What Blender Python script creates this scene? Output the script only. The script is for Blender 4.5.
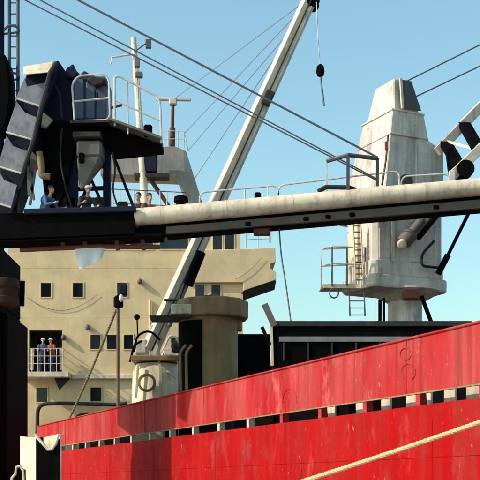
import bpy, bmesh, math, random
from mathutils import Vector, Matrix, noise
random.seed(7)
for o in list(bpy.data.objects): bpy.data.objects.remove(o)
scene = bpy.context.scene
COL = scene.collection

# ---------------------------------------------------------------- camera, sky, sun, exposure
EYE = 1.65; FPX = 1100.0; HY = 487.0        # eye height, focal length in photo pixels, horizon row
cam_d = bpy.data.cameras.new('camera'); cam = bpy.data.objects.new('camera', cam_d); COL.objects.link(cam)
cam.location = (0, 0, EYE); cam.rotation_euler = (math.radians(90), 0, 0)
cam_d.sensor_width = 36; cam_d.lens = 36 * FPX / 480; cam_d.shift_y = (HY - 240) / 480
cam_d.clip_start = 0.1; cam_d.clip_end = 6000
scene.camera = cam

SUN = Vector((-0.80, -0.27, 0.55)).normalized()      # towards the sun
elev = math.asin(SUN.z); azim = math.atan2(SUN.x, SUN.y)
w = bpy.data.worlds.new('World'); scene.world = w; w.use_nodes = True
nt = w.node_tree; nt.nodes.clear()
sky = nt.nodes.new('ShaderNodeTexSky'); sky.sky_type = 'NISHITA'; sky.sun_disc = False
sky.sun_elevation = elev; sky.sun_rotation = azim % (2 * math.pi)
sky.air_density = 1.3; sky.dust_density = 2.2; sky.ozone_density = 1.5
tint = nt.nodes.new('ShaderNodeMixRGB'); tint.blend_type = 'MULTIPLY'; tint.inputs[0].default_value = 1
tint.inputs[2].default_value = (0.91, 1.14, 1.03, 1)      # the cyan cast of the old slide film
bgn = nt.nodes.new('ShaderNodeBackground'); bgn.inputs[1].default_value = 0.15
wo = nt.nodes.new('ShaderNodeOutputWorld')
nt.links.new(sky.outputs[0], tint.inputs[1]); nt.links.new(tint.outputs[0], bgn.inputs[0]); nt.links.new(bgn.outputs[0], wo.inputs[0])

sd = bpy.data.lights.new('sun', 'SUN'); sd.energy = 3.1; sd.angle = math.radians(0.5); sd.color = (1, 0.86, 0.72)
so = bpy.data.objects.new('sun', sd); COL.objects.link(so)
so.rotation_euler = SUN.to_track_quat('Z', 'Y').to_euler(); so.location = SUN * 60
vs = scene.view_settings; vs.view_transform = 'Standard'; vs.look = 'None'; vs.exposure = 0.5; vs.gamma = 1; vs.use_curve_mapping = False
scene.render.engine = 'CYCLES'

# ---------------------------------------------------------------- helpers
def P(px, py, D):
    """photo pixel at depth D (metres straight ahead of the eye) -> place"""
    return Vector(((px - 240) * D / FPX, D, EYE + (HY - py) * D / FPX))
ORG = {}
class MB:
    def __init__(s): s.v = []; s.f = []
    def add(s, vs, fs):
        n = len(s.v); s.v += [Vector(v) for v in vs]; s.f += [tuple(i + n for i in f) for f in fs]; return s
    def hexa(s, b, t):                       # bottom quad, top quad (same winding)
        return s.add(list(b) + list(t), [(3,2,1,0),(4,5,6,7),(0,1,5,4),(1,2,6,5),(2,3,7,6),(3,0,4,7)])
    def box(s, c, d, rz=0.0, M=None):
        c = Vector(c); R = M or Matrix.Rotation(rz, 3, 'Z')
        q = [(-1,-1),(1,-1),(1,1),(-1,1)]
        f = lambda z: [c + R @ Vector((x*d[0]/2, y*d[1]/2, z*d[2]/2)) for x, y in q]
        return s.hexa(f(-1), f(1))
    def beam(s, a, b, wd, hg, up=(0,0,1), wd2=None, hg2=None):
        a = Vector(a); b = Vector(b); u = (b-a).normalized(); up = Vector(up)
        r = u.cross(up).normalized(); t = r.cross(u)
        f = lambda p, w_, h_: [p - r*w_/2 - t*h_/2, p + r*w_/2 - t*h_/2, p + r*w_/2 + t*h_/2, p - r*w_/2 + t*h_/2]
        return s.hexa(f(a, wd, hg), f(b, wd2 or wd, hg2 or hg))
    def tube(s, pts, r, n=8, r2=None, cap=True):
        pts = [Vector(p) for p in pts]; N = len(pts); rings = []
        d0 = (pts[1]-pts[0]).normalized(); ref = Vector((0,0,1)) if abs(d0.z) < .9 else Vector((1,0,0))
        x = d0.cross(ref).normalized()
        for i, p in enumerate(pts):
            d = ((pts[i]-pts[i-1]).normalized() if i else Vector()) + ((pts[i+1]-pts[i]).normalized() if i < N-1 else Vector())
            d.normalize(); x = (x - d*x.dot(d)).normalized(); y = d.cross(x)
            rr = r + ((r2 - r) * i/(N-1) if r2 is not None else 0)
            rings.append([p + x*rr*math.cos(2*math.pi*k/n) + y*rr*math.sin(2*math.pi*k/n) for k in range(n)])
        vs_ = [v for rg in rings for v in rg]; fs = []
        for i in range(N-1):
            for k in range(n):
                fs.append((i*n+k, i*n+(k+1)%n, (i+1)*n+(k+1)%n, (i+1)*n+k))
        if cap: fs += [tuple(range(n-1,-1,-1)), tuple((N-1)*n+k for k in range(n))]
        return s.add(vs_, fs)
    def lathe(s, c, prof, n=24, M=None, cap=True):      # prof: (radius, height) list along local z
        c = Vector(c); M = M or Matrix.Identity(3); vs_ = []; fs = []
        for r, h in prof:
            vs_ += [c + M @ Vector((r*math.cos(2*math.pi*k/n), r*math.sin(2*math.pi*k/n), h)) for k in range(n)]
        m = len(prof)
        for i in range(m-1):
            for k in range(n): fs.append((i*n+k, i*n+(k+1)%n, (i+1)*n+(k+1)%n, (i+1)*n+k))
        if cap: fs += [tuple(range(n-1,-1,-1)), tuple((m-1)*n+k for k in range(n))]
        return s.add(vs_, fs)
    def prism(s, front, off):                # closed polygon pushed by the vector off
        f = [Vector(p) for p in front]; off = Vector(off); n = len(f)
        return s.add(f + [p+off for p in f], [tuple(range(n)), tuple(range(2*n-1, n-1, -1))] + [(i, i+n, (i+1)%n+n, (i+1)%n) for i in range(n)])
    def ball(s, c, r, n=12, m=8, M=None):
        c = Vector(c); r = Vector(r) if hasattr(r, '__len__') else Vector((r,r,r)); M = M or Matrix.Identity(3)
        vs_ = [c + M @ Vector((0,0,r.z))]
        for i in range(1, m):
            a = math.pi*i/m
            vs_ += [c + M @ Vector((r.x*math.sin(a)*math.cos(2*math.pi*k/n), r.y*math.sin(a)*math.sin(2*math.pi*k/n), r.z*math.cos(a))) for k in range(n)]
        vs_.append(c - M @ Vector((0,0,r.z))); fs = [(0, 1+k, 1+(k+1)%n) for k in range(n)]
        for i in range(m-2):
            for k in range(n): fs.append((1+i*n+k, 1+(i+1)*n+k, 1+(i+1)*n+(k+1)%n, 1+i*n+(k+1)%n))
        L = len(vs_)-1; fs += [(L, 1+(m-2)*n+(k+1)%n, 1+(m-2)*n+k) for k in range(n)]
        return s.add(vs_, fs)
    def build(s, name, mat, parent=None, bevel=0.0, smooth=False, origin=None, angle=40, seg=1):
        org = Vector(origin) if origin is not None else (ORG[parent.name] if parent else Vector())
        me = bpy.data.meshes.new(name); bm = bmesh.new()
        vv = [bm.verts.new(v - org) for v in s.v]
        for f in s.f:
            try: bm.faces.new([vv[i] for i in f])
            except ValueError: pass
        bmesh.ops.recalc_face_normals(bm, faces=bm.faces)
        if bevel:
            ed = [e for e in bm.edges if len(e.link_faces) == 2 and e.calc_face_angle() > math.radians(30)]
            bmesh.ops.bevel(bm, geom=ed, offset=bevel, segments=seg, affect='EDGES', clamp_overlap=True)
        bm.to_mesh(me); bm.free()
        if smooth:
            for p in me.polygons: p.use_smooth = True
            me.set_sharp_from_angle(angle=math.radians(angle))
        me.materials.append(mat)
        o = bpy.data.objects.new(name, me); COL.objects.link(o)
        if parent: o.parent = parent
        o.location = org - (ORG[parent.name] if parent else Vector())
        ORG[o.name] = org
        return o
def thing(name, loc, label, cat, group=None):
    o = bpy.data.objects.new(name, None); COL.objects.link(o); o.location = loc; ORG[o.name] = Vector(loc)
    o.empty_display_size = .3
    tag(o, label, cat, group); return o
def tag(o, label, cat, group=None):
    o['label'] = label; o['category'] = cat
    if group: o['group'] = group
    return o
def structure(o, kind='structure'): o['kind'] = kind; return o
def arc(c, a, b, n=6):                       # quarter round from c+a to c+b
    c = Vector(c); a = Vector(a); b = Vector(b)
    return [c + a*math.cos(math.pi/2*i/n) + b*math.sin(math.pi/2*i/n) for i in range(n+1)]
def rounded(pts, r, n=4):                    # polyline with rounded corners
    pts = [Vector(p) for p in pts]; out = [pts[0]]
    for i in range(1, len(pts)-1):
        p = pts[i]; d1 = (pts[i-1]-p); d2 = (pts[i+1]-p); rr = min(r, d1.length*.45, d2.length*.45)
        a = p + d1.normalized()*rr; b = p + d2.normalized()*rr
        for k in range(n+1):
            t = k/n; out.append(a*(1-t)**2 + p*2*t*(1-t) + b*t*t)
    return out + [pts[-1]]

# ---------------------------------------------------------------- materials
def mat_base(name):
    m = bpy.data.materials.new(name); m.use_nodes = True
    return m, m.node_tree, m.node_tree.nodes['Principled BSDF']
def nd(t, typ, **k):
    n = t.nodes.new(typ)
    for a, b in k.items(): setattr(n, a, b)
    return n
def noise_node(t, co, scale, detail=4, rough=.55, mapping=None):
    src = co
    if mapping:
        mp = nd(t, 'ShaderNodeMapping'); mp.inputs['Scale'].default_value = mapping; t.links.new(co, mp.inputs[0]); src = mp.outputs[0]
    n = nd(t, 'ShaderNodeTexNoise'); n.inputs['Scale'].default_value = scale; n.inputs['Detail'].default_value = detail
    n.inputs['Roughness'].default_value = rough; t.links.new(src, n.inputs['Vector']); return n.outputs['Fac']
def ramp(t, fac, a, b):
    r = nd(t, 'ShaderNodeMapRange'); r.inputs[1].default_value = a; r.inputs[2].default_value = b; r.clamp = True
    t.links.new(fac, r.inputs[0]); return r.outputs[0]
def mix(t, fac, a, b):
    m = nd(t, 'ShaderNodeMix', data_type='RGBA')
    for i, x in ((6, a), (7, b)):
        if isinstance(x, tuple): m.inputs[i].default_value = (*x, 1) if len(x) == 3 else x
        else: t.links.new(x, m.inputs[i])
    if isinstance(fac, float): m.inputs[0].default_value = fac
    else: t.links.new(fac, m.inputs[0])
    return m.outputs[2]
def mul(t, a, b):
    m = nd(t, 'ShaderNodeMath', operation='MULTIPLY'); t.links.new(a, m.inputs[0])
    if isinstance(b, float): m.inputs[1].default_value = b
    else: t.links.new(b, m.inputs[1])
    return m.outputs[0]
def paint(name, col, rough=.5, dirt=(.10,.075,.05), streak=.35, rust=.3, rustcol=(.16,.055,.02), fade=None, bump=.15, metal=0, spec=.5, var=.78):
    m, t, b = mat_base(name)
    co = nd(t, 'ShaderNodeTexCoord').outputs['Object']
    big = noise_node(t, co, .9, 5, .6)
    c = mix(t, ramp(t, big, .38, .62), tuple(x*var for x in col), tuple(min(1, x*1.1) for x in col))
    if fade: c = mix(t, mul(t, ramp(t, noise_node(t, co, .55, 6, .62, (1,1,.6)), .40, .66), fade[1]), c, fade[0])
    st = ramp(t, noise_node(t, co, 1.0, 6, .65, (4.0,4.0,.35)), .49, .68)
    c = mix(t, mul(t, st, streak), c, dirt)
    rm = ramp(t, noise_node(t, co, 2.6, 9, .68, (1,1,.55)), .565, .65)
    c = mix(t, mul(t, rm, rust), c, rustcol)
    sp = ramp(t, noise_node(t, co, 14, 5, .6), .61, .68)
    c = mix(t, mul(t, sp, rust*.9), c, tuple(x*.8 for x in rustcol))
    t.links.new(c, b.inputs['Base Color'])
    r = nd(t, 'ShaderNodeMapRange'); r.inputs[3].default_value = rough; r.inputs[4].default_value = min(1, rough+.3)
    t.links.new(noise_node(t, co, 3.2, 6), r.inputs[0]); t.links.new(r.outputs[0], b.inputs['Roughness'])
    b.inputs['Metallic'].default_value = metal; b.inputs['Specular IOR Level'].default_value = spec
    bp = nd(t, 'ShaderNodeBump'); bp.inputs['Strength'].default_value = bump; bp.inputs['Distance'].default_value = .02
    t.links.new(noise_node(t, co, 9, 6), bp.inputs['Height']); t.links.new(bp.outputs[0], b.inputs['Normal'])
    return m
def plain(name, col, rough=.6, var=.2, scale=6, metal=0, bump=.1):
    m, t, b = mat_base(name); co = nd(t, 'ShaderNodeTexCoord').outputs['Object']
    c = mix(t, ramp(t, noise_node(t, co, scale, 5), .3, .7), tuple(x*(1-var) for x in col), tuple(min(1, x*(1+var)) for x in col))
    t.links.new(c, b.inputs['Base Color']); b.inputs['Roughness'].default_value = rough; b.inputs['Metallic'].default_value = metal
    bp = nd(t, 'ShaderNodeBump'); bp.inputs['Strength'].default_value = bump; bp.inputs['Distance'].default_value = .01
    t.links.new(noise_node(t, co, scale*4, 4), bp.inputs['Height']); t.links.new(bp.outputs[0], b.inputs['Normal'])
    return m
def glass(name, col=(.012,.014,.018)):
    m, t, b = mat_base(name); b.inputs['Base Color'].default_value = (*col, 1); b.inputs['Roughness'].default_value = .12
    return m
def hull_paint(name, base, fade_col, fade_amt, rough, streaks):
    m, t, b = mat_base(name)
    co = nd(t, 'ShaderNodeTexCoord').outputs['Object']
    c = mix(t, ramp(t, noise_node(t, co, .7, 5), .35, .7), tuple(x*.86 for x in base), tuple(min(1, x*1.08) for x in base))
    # chalked, sun bleached paint in long vertical washes, strongest towards the after end
    sx = nd(t, 'ShaderNodeSeparateXYZ'); t.links.new(co, sx.inputs[0])
    aft = nd(t, 'ShaderNodeMapRange'); aft.inputs[1].default_value = 22; aft.inputs[2].default_value = 36; aft.inputs[3].default_value = .40; aft.inputs[4].default_value = 1
    t.links.new(sx.outputs[1], aft.inputs[0])
    wash = ramp(t, noise_node(t, co, 1.0, 5, .55, (.75,.75,.22)), .36, .62)
    c = mix(t, mul(t, mul(t, wash, aft.outputs[0]), fade_amt), c, fade_col)
    scf = ramp(t, noise_node(t, co, 1.0, 8, .7, (1.5,1.5,.7)), .57, .72)
    c = mix(t, mul(t, scf, streaks), c, tuple(min(1, x*1.15+.06) for x in fade_col))
    run = ramp(t, noise_node(t, co, 1.0, 4, .55, (3.6,3.6,.25)), .50, .70)
    c = mix(t, mul(t, run, streaks*.9), c, (.19,.03,.028))
    blot = ramp(t, noise_node(t, co, 1.3, 8, .7, (1,1,.7)), .56, .68)
    c = mix(t, mul(t, blot, .45), c, (.20,.06,.055))
    zr = nd(t, 'ShaderNodeMapRange'); zr.inputs[1].default_value = 3.6; zr.inputs[2].default_value = 5.75; t.links.new(sx.outputs[2], zr.inputs[0])
    drip = ramp(t, noise_node(t, co, 1.0, 4, .55, (6.5,6.5,.12)), .53, .66)
    c = mix(t, mul(t, mul(t, drip, zr.outputs[0]), .5), c, (.15,.028,.02))
    chip = ramp(t, noise_node(t, co, 7, 7, .7, (1,1,.6)), .64, .69)
    c = mix(t, mul(t, chip, .45), c, (.50,.32,.28))
    rs = ramp(t, noise_node(t, co, 5.0, 9, .72, (1,1,.45)), .61, .67)
    c = mix(t, mul(t, rs, .4), c, (.13,.05,.025))
    t.links.new(c, b.inputs['Base Color'])
    r = nd(t, 'ShaderNodeMapRange'); r.inputs[3].default_value = rough; r.inputs[4].default_value = rough+.3
    t.links.new(noise_node(t, co, 2.5, 6), r.inputs[0]); t.links.new(r.outputs[0], b.inputs['Roughness'])
    b.inputs['Specular IOR Level'].default_value = .06
    bp = nd(t, 'ShaderNodeBump'); bp.inputs['Strength'].default_value = .25; bp.inputs['Distance'].default_value = .02
    t.links.new(noise_node(t, co, 6, 8, .65), bp.inputs['Height']); t.links.new(bp.outputs[0], b.inputs['Normal'])
    return m

M_hull = hull_paint('red_hull_paint', (.34,.0015,.003), (.37,.040,.035), .35, .6, .40)
M_bulw = hull_paint('chalked_red_paint', (.37,.008,.011), (.48,.135,.135), .95, .65, .55)
M_cream = paint('cream_house_paint', (.64,.475,.275), .55, streak=.10, rust=.08, var=.9)
M_creamlit = paint('cream_ship_paint', (.69,.59,.44), .5, streak=.35, rust=.35)
M_white = paint('white_crane_paint', (.60,.55,.51), .55, dirt=(.12,.09,.075), streak=.5, rust=.42)
M_whiteclean = paint('white_boom_paint', (.72,.60,.47), .5, streak=.40, rust=.30)
M_ochre = paint('ochre_pedestal_paint', (.25,.16,.07), .6, streak=.5, rust=.4)
M_navy = paint('navy_loader_paint', (.006,.010,.030), .65, dirt=(.012,.012,.014), streak=.3, rust=.05, spec=.2)
M_blue = paint('blue_housing_paint', (.045,.078,.14), .45, dirt=(.03,.035,.05), streak=.4, rust=.15)
M_black = paint('black_steel_and_shade', (.0022,.0022,.003), .75, dirt=(.006,.005,.004), streak=.3, rust=.03, bump=.1, spec=.05)  # on loader steel and boom girder this black stands in for shade
M_dark = paint('dark_grey_paint', (.010,.010,.012), .65, dirt=(.04,.035,.03), streak=.3, rust=.2)
M_greyband = paint('grey_band_paint', (.17,.18,.19), .6, streak=.3, rust=.2)
M_portal = paint('grey_mast_paint', (.25,.24,.235), .55, streak=.4, rust=.3)
M_slot = paint('slate_grey_paint', (.05,.052,.06), .6, streak=.5, rust=.3)
M_under = paint('grey_brown_girder', (.075,.062,.052), .65, streak=.5, rust=.4)
M_grey = paint('galvanised_panel', (.19,.195,.23), .6, dirt=(.06,.055,.06), streak=.6, rust=.3)
M_hopper = paint('grey_hopper_paint', (.12,.11,.105), .6, streak=.6, rust=.6)
M_rail = plain('pale_rail_paint', (.50,.47,.45), .5, .15, 8)
M_darkrail = plain('dark_rail_paint', (.055,.055,.07), .5, .2, 8)
M_wire = plain('steel_wire', (.09,.10,.11), .5, .1, 3, .3)
M_wire2 = plain('light_steel_wire', (.24,.28,.30), .5, .2, 30, .3)
M_post = plain('brown_post_paint', (.10,.065,.04), .7, .25, 6)
M_drum = paint('dark_rust', (.045,.018,.012), .8, streak=.4, rust=.3)
M_rope = plain('hemp_rope', (.58,.42,.24), .85, .3, 40, 0, .4)
M_oldrope = plain('old_rope', (.22,.15,.09), .9, .35, 40, 0, .4)
M_rust = paint('rusty_steel', (.13,.045,.025), .85, streak=.4, rust=.6)
M_glass = glass('dark_window_glass')
M_deck = paint('deck_plate_paint', (.10,.06,.05), .7, streak=.1, rust=.5)
M_concrete = plain('quay_concrete', (.30,.29,.27), .85, .2, 1.5, 0, .4)
M_tarp = plain('pale_tarpaulin', (.62,.66,.68), .7, .06, 3)
M_skin = plain('skin', (.46,.24,.16), .55, .06, 10)
M_hair = plain('dark_hair', (.02,.014,.01), .6, .2, 40)
M_helmet = plain('white_helmet', (.80,.79,.76), .35, .03, 5)
def cloth(name, col): return plain(name, col, .85, .18, 12, 0, .3)
def twisted(mat, sc=30):                    # rope lay: slanting bands as fine relief
    t = mat.node_tree; b = t.nodes['Principled BSDF']; return mat

# ---------------------------------------------------------------- ground and water
sheet = MB(); a = Vector((4.47+.417*20.5, 0, 0)); u = Vector((-.385,.923,0)); nrm = Vector((.923,.385,0))
e0 = a - nrm*1.5
def flat(pts, z): return [Vector((p.x, p.y, z)) for p in pts]
q = MB(); edge = [e0 - u*900, e0 + u*900, e0 + u*900 - nrm*1500, e0 - u*900 - nrm*1500]
q.hexa(flat(edge, -6), flat(edge, 0)); structure(q.build('quay', M_concrete))
kb = MB(); ke = [e0 - u*300, e0 + u*300, e0 + u*300 - nrm*.35, e0 - u*300 - nrm*.35]
kb.hexa(flat(ke, .002), flat(ke, .16)); structure(kb.build('quay_kerb', M_concrete, bevel=.03))
mw, t, b = mat_base('harbour_water'); b.inputs['Base Color'].default_value = (.02,.05,.055,1); b.inputs['Roughness'].default_value = .12
co = nd(t, 'ShaderNodeTexCoord').outputs['Object']; bp = nd(t, 'ShaderNodeBump'); bp.inputs['Strength'].default_value = .5; bp.inputs['Distance'].default_value = .15
t.links.new(noise_node(t, co, .8, 6), bp.inputs['Height']); t.links.new(bp.outputs[0], b.inputs['Normal'])
wt = MB(); wt.add([(-3000,-3000,-2.4),(3000,-3000,-2.4),(3000,3000,-2.4),(-3000,3000,-2.4)], [(0,1,2,3)]); structure(wt.build('water', mw))

# ---------------------------------------------------------------- the ship: hull
def hx(D): return 4.47 - .417*(D-20.5)
Z_TOP, Z_ST, Z_SB, Z_DECK = 4.715, 3.585, 3.315, 3.30
ship = thing('cargo_ship', (0, 40, -2.4), 'red cargo ship with cream deckhouse moored along the quay', 'ship')
HU = Vector((-.417,1,0)); HN = Vector((.923,.385,0))     # along the side (per metre of depth), inboard
def hp(D, z, off=0.0): return Vector((hx(D), D, z)) + HN*off
def dent(D, z, amp):
    fr = math.sin((D*1.083)*2*math.pi/.73)               # frames behind the plate
    return amp*(.5*fr*math.sin(z*2.6+1) + 2.2*noise.noise(Vector((D*.55, z*.9, 3.1))) + .9*noise.noise(Vector((D*1.7, z*2.1, 7.7))))
def plate(mb, D0, D1, z0, z1, nx, nz, amp, thick):
    fr = []
    for i in range(nx+1):
        for j in range(nz+1):
            D = D0+(D1-D0)*i/nx; z = z0+(z1-z0)*j/nz
            ed = min(1, 6*j/nz, 6*(nz-j)/nz)
            fr.append(hp(D, z, dent(D, z, amp)*ed))
    n = len(fr); bk = [p + HN*thick for p in fr]; S = nz+1; fs = []
    for i in range(nx):
        for j in range(nz):
            k = i*S+j; fs.append((k, k+1, k+S+1, k+S)); fs.append((k+n, k+S+n, k+S+1+n, k+1+n))
    for i in range(nx):
        fs.append((i*S, (i+1)*S, (i+1)*S+n, i*S+n)); k = i*S+nz; fs.append((k, k+n, k+S+n, k+S))
    for j in range(nz):
        fs.append((j, j+n, j+1+n, j+1)); k = nx*S+j; fs.append((k, k+1, k+1+n, k+n))
    mb.add(fr+bk, fs)
# side shell of the hull below the freeing ports, with bow plating turned in towards the stem
m_ = MB(); plate(m_, 14, 60, -4.5, Z_SB, 260, 40, .010, .04)
stem = Vector((10.6, 7.0, 0)); A_ = hp(14, 0)
bow = [A_, A_*.6+Vector((9.0,10.5,0))*.4, Vector((9.3,9.0,0)), stem]
aft = [hp(60,0), Vector((-13.2,66,0)), Vector((-14.2,80,0)), Vector((-12.6,92,0)), Vector((2,93,0)), Vector((6,80,0)), Vector((8,60,0)), Vector((11,40,0)), Vector((13.2,22,0)), Vector((12.8,12,0)), stem]
def wall_line(mb, pts, z0, z1, flare=0):
    n = len(pts)
    vs_ = [Vector((p.x,p.y,z0)) for p in pts] + [Vector((p.x,p.y,z1)) for p in pts]
    mb.add(vs_, [(i, i+1, i+1+n, i+n) for i in range(n-1)])
wall_line(m_, bow, -4.5, Z_SB); wall_line(m_, aft, -4.5, Z_SB)
hull = m_.build('hull_shell', M_hull, ship, smooth=True)
m_ = MB(); plate(m_, 14, 56, Z_ST, Z_TOP, 260, 18, .008, .02)
bul = m_.build('bulwark', M_bulw, ship, smooth=True); 
for D in (17.4,22.9,28.4,33.9,39.4,44.9,50.4):
    m_ = MB(); m_.tube([hp(D,Z_ST,-.006+dent(D,z_,.008)*0) for z_ in (0,)]+[hp(D,Z_TOP,-.006)], .009, 5); m_.build('weld_seam', M_bulw, ship)
    m_ = MB(); m_.tube([hp(D-.9+.0,z_,dent(D-.9,z_,.010)-.002) for z_ in [i*.25 for i in range(13)]], .010, 5); m_.build('weld_seam', M_hull, ship)
for z_ in (2.25,):
    m_ = MB(); m_.tube([hp(14+.25*i,z_,dent(14+.25*i,z_,.010)-.002) for i in range(180)], .010, 5); m_.build('weld_seam', M_hull, ship)
bul['label'] = 'chalky pink red bulwark strip above the freeing ports'
m_ = MB(); wall_line(m_, bow, Z_SB, Z_TOP); wall_line(m_, aft[5:], Z_SB, Z_TOP); m_.build('far_bulwark', M_bulw, ship)
m_ = MB(); m_.beam(hp(14, Z_TOP+.012, .02), hp(56, Z_TOP+.012, .02), .12, .05); m_.build('bulwark_rail', M_bulw, ship, bevel=.015)
m_ = MB(); m_.beam(hp(14, Z_ST-.018, .02), hp(56, Z_ST-.018, .02), .07, .03); m_.build('port_rim', M_ochre, ship)
m_ = MB(); dk = [A_]+[hp(60,0)]+aft[1:]+bow[::-1][1:-1]
m_.add([Vector((p.x,p.y,Z_DECK)) for p in dk], [tuple(range(len(dk)))]); m_.build('deck', M_deck, ship)
# bulwark stays: a flat bar across each freeing port gap and a bracket inboard
st0 = None; k = 0
for i in range(-6, 14):
    D = 28.66 + 2.05*i
    if i == -6 or st0 is None:
        B0 = D; m_ = MB(); c = hp(D, 0, .012)
        s_ = HU.normalized()
        f = lambda z, w_: [c+s_*-w_/2+HN*-.006, c+s_*w_/2+HN*-.006, c+s_*w_/2+HN*.012, c+s_*-w_/2+HN*.012]
        zz = lambda ps, z: [Vector((p.x,p.y,z)) for p in ps]
        m_.hexa(zz(f(0,.17), Z_SB), zz(f(0,.17), Z_ST))
        g = [Vector((c.x,c.y,Z_SB))+HN*.03, Vector((c.x,c.y,Z_SB))+HN*.22, Vector((c.x,c.y,Z_SB+.25))+HN*.20, Vector((c.x,c.y,Z_TOP-.08))+HN*.12, Vector((c.x,c.y,Z_TOP-.08))+HN*.03]
        m_.prism(g, s_*.02)
        st0 = m_.build('bulwark_stay', M_bulw, ship)
    else:
        o = st0.copy(); COL.objects.link(o); o.location = st0.location + HU*(D-B0)
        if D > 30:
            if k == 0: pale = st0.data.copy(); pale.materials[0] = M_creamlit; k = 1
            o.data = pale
# things on deck seen through the freeing ports: hatch coamings and the cream winch bed forward
def inbox(mb, D0, D1, off, dep, z0, z1):
    b_ = [hp(D0,0,off), hp(D1,0,off), hp(D1,0,off+dep), hp(D0,0,off+dep)]
    mb.hexa([Vector((p.x,p.y,z0)) for p in b_], [Vector((p.x,p.y,z1)) for p in b_])
m_ = MB(); inbox(m_, 28.5, 55, 1.9, .3, Z_DECK, 4.55); inbox(m_, 20, 28.4, 2.9, .3, Z_DECK, 3.98); m_.build('hatch_coaming', M_black, ship, bevel=.02)
for D0, D1 in ((18.6,19.6),(20.2,20.9),(21.6,23.3),(23.7,24.1),(24.6,25.6),(26.3,26.7),(27.2,27.9),(29.0,29.4),(40.0,40.7)):
    m_ = MB(); inbox(m_, D0, D1, 1.75, .08, Z_DECK, 3.95); m_.build('vent_trunk', M_creamlit, ship, bevel=.02)
# dark hatch stack amidships
m_ = MB(); f = [P(273,322,33), P(472,322.5,33)]
m_.hexa([Vector((f[0].x,33,Z_DECK)), Vector((f[1].x,33,Z_DECK)), Vector((f[1].x,34.4,Z_DECK)), Vector((f[0].x,34.4,Z_DECK))],
        [Vector((f[0].x,33,f[0].z)), Vector((f[1].x,33,f[0].z)), Vector((f[1].x,34.4,f[0].z)), Vector((f[0].x,34.4,f[0].z))])
hs = m_.build('hatch_cover_stack', M_black, ship, bevel=.02)
m_ = MB(); m_.box((P(372,324,33).x, 32.98, P(0,324,33).z), (199*33/FPX, .12, .16)); m_.build('top_flange', M_dark, hs, bevel=.01)
m_ = MB(); m_.box((P(374,339.5,33).x, 32.96, P(0,339.5,33).z), (190*33/FPX, .06, .16)); m_.build('side_rail', M_greyband, hs, bevel=.01)
for px in range(284, 470, 24):
    m_ = MB(); m_.box((P(px,352,33).x, 32.965, P(0,352,33).z), (.06, .07, .55)); m_.build('stiffener', M_dark, hs, bevel=.008)
m_ = MB(); m_.hexa([P(236,395,45),P(282,395,45),P(282,395,47),P(236,395,47)], [P(236,334,45),P(282,334,45),P(282,334,45)+Vector((0,2,0)),P(236,334,45)+Vector((0,2,0))])
m_.build('hatch_coaming', M_black, ship, bevel=.02)
# flap ventilator post beside the hatch stack
m_ = MB(); m_.beam(P(272.5,366,33), P(271,324,33), .10, .08, (0,1,0)); vp = m_.build('flap_post', M_creamlit, ship, bevel=.01)
m_ = MB(); m_.beam(P(274.5,326,32.9), P(264.5,304,32.9), .19, .03, (0,1,0)); m_.build('flap', M_hopper, vp)
m_ = MB(); m_.beam(P(270,345,33), P(262,327,33), .10, .08, (0,1,0)); m_.build('flap_lever', M_black, vp)

# ---------------------------------------------------------------- the ship: deckhouse
def F(px, py, off=0.0):
    kx = (px-240)/FPX; D = (57.28)/(1-.05*kx) - off
    return P(px, py, 57.28/(1-.05*kx)) + Vector((0,-off,0))
house_o = None
def holed(mb, x0, x1, y0, y1, holes, thick=.22):
    xs = sorted({x0,x1} | {h[0] for h in holes} | {h[1] for h in holes}); ys = sorted({y0,y1} | {h[2] for h in holes} | {h[3] for h in holes})
    xs = [x for x in xs if x0 <= x <= x1]; ys = [y for y in ys if y0 <= y <= y1]
    for i in range(len(xs)-1):
        for j in range(len(ys)-1):
            cx = (xs[i]+xs[i+1])/2; cy = (ys[j]+ys[j+1])/2
            if any(h[0] < cx < h[1] and h[2] < cy < h[3] for h in holes): continue
            mb.add([F(xs[i],ys[j]), F(xs[i+1],ys[j]), F(xs[i+1],ys[j+1]), F(xs[i],ys[j+1])], [(0,1,2,3)])
    for a0, a1, b0, b1 in holes:
        c = [(a0,b0),(a1,b0),(a1,b1),(a0,b1)]
        f_ = [F(*p) for p in c]; g_ = [F(*p, off=-thick) for p in c]
        mb.add(f_+g_, [(i,(i+1)%4,(i+1)%4+4,i+4) for i in range(4)])
wins = [(46,290,10,14),(78,290,10,14),(122,290,9.5,14),(200,291,9,13),(216,291,9,13),
        (95.5,342,10,14),(112,342,10,14),(128.5,342,9,14),(42,395,11,14),(96,394.5,11,14),(150,395,11,14)]
rec = (29,62,330,376)
wh = [(104,126,236,249),(130,153,236.5,249),(160,188,235,249),(213,222,234,250),(224.5,234,234,250)]
hw = [(a-w_/2, a+w_/2, c-h_/2, c+h_/2) for a,c,w_,h_ in wins] + [rec]
m_ = MB(); holed(m_, 8, 243, 252, 460, hw)
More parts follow.
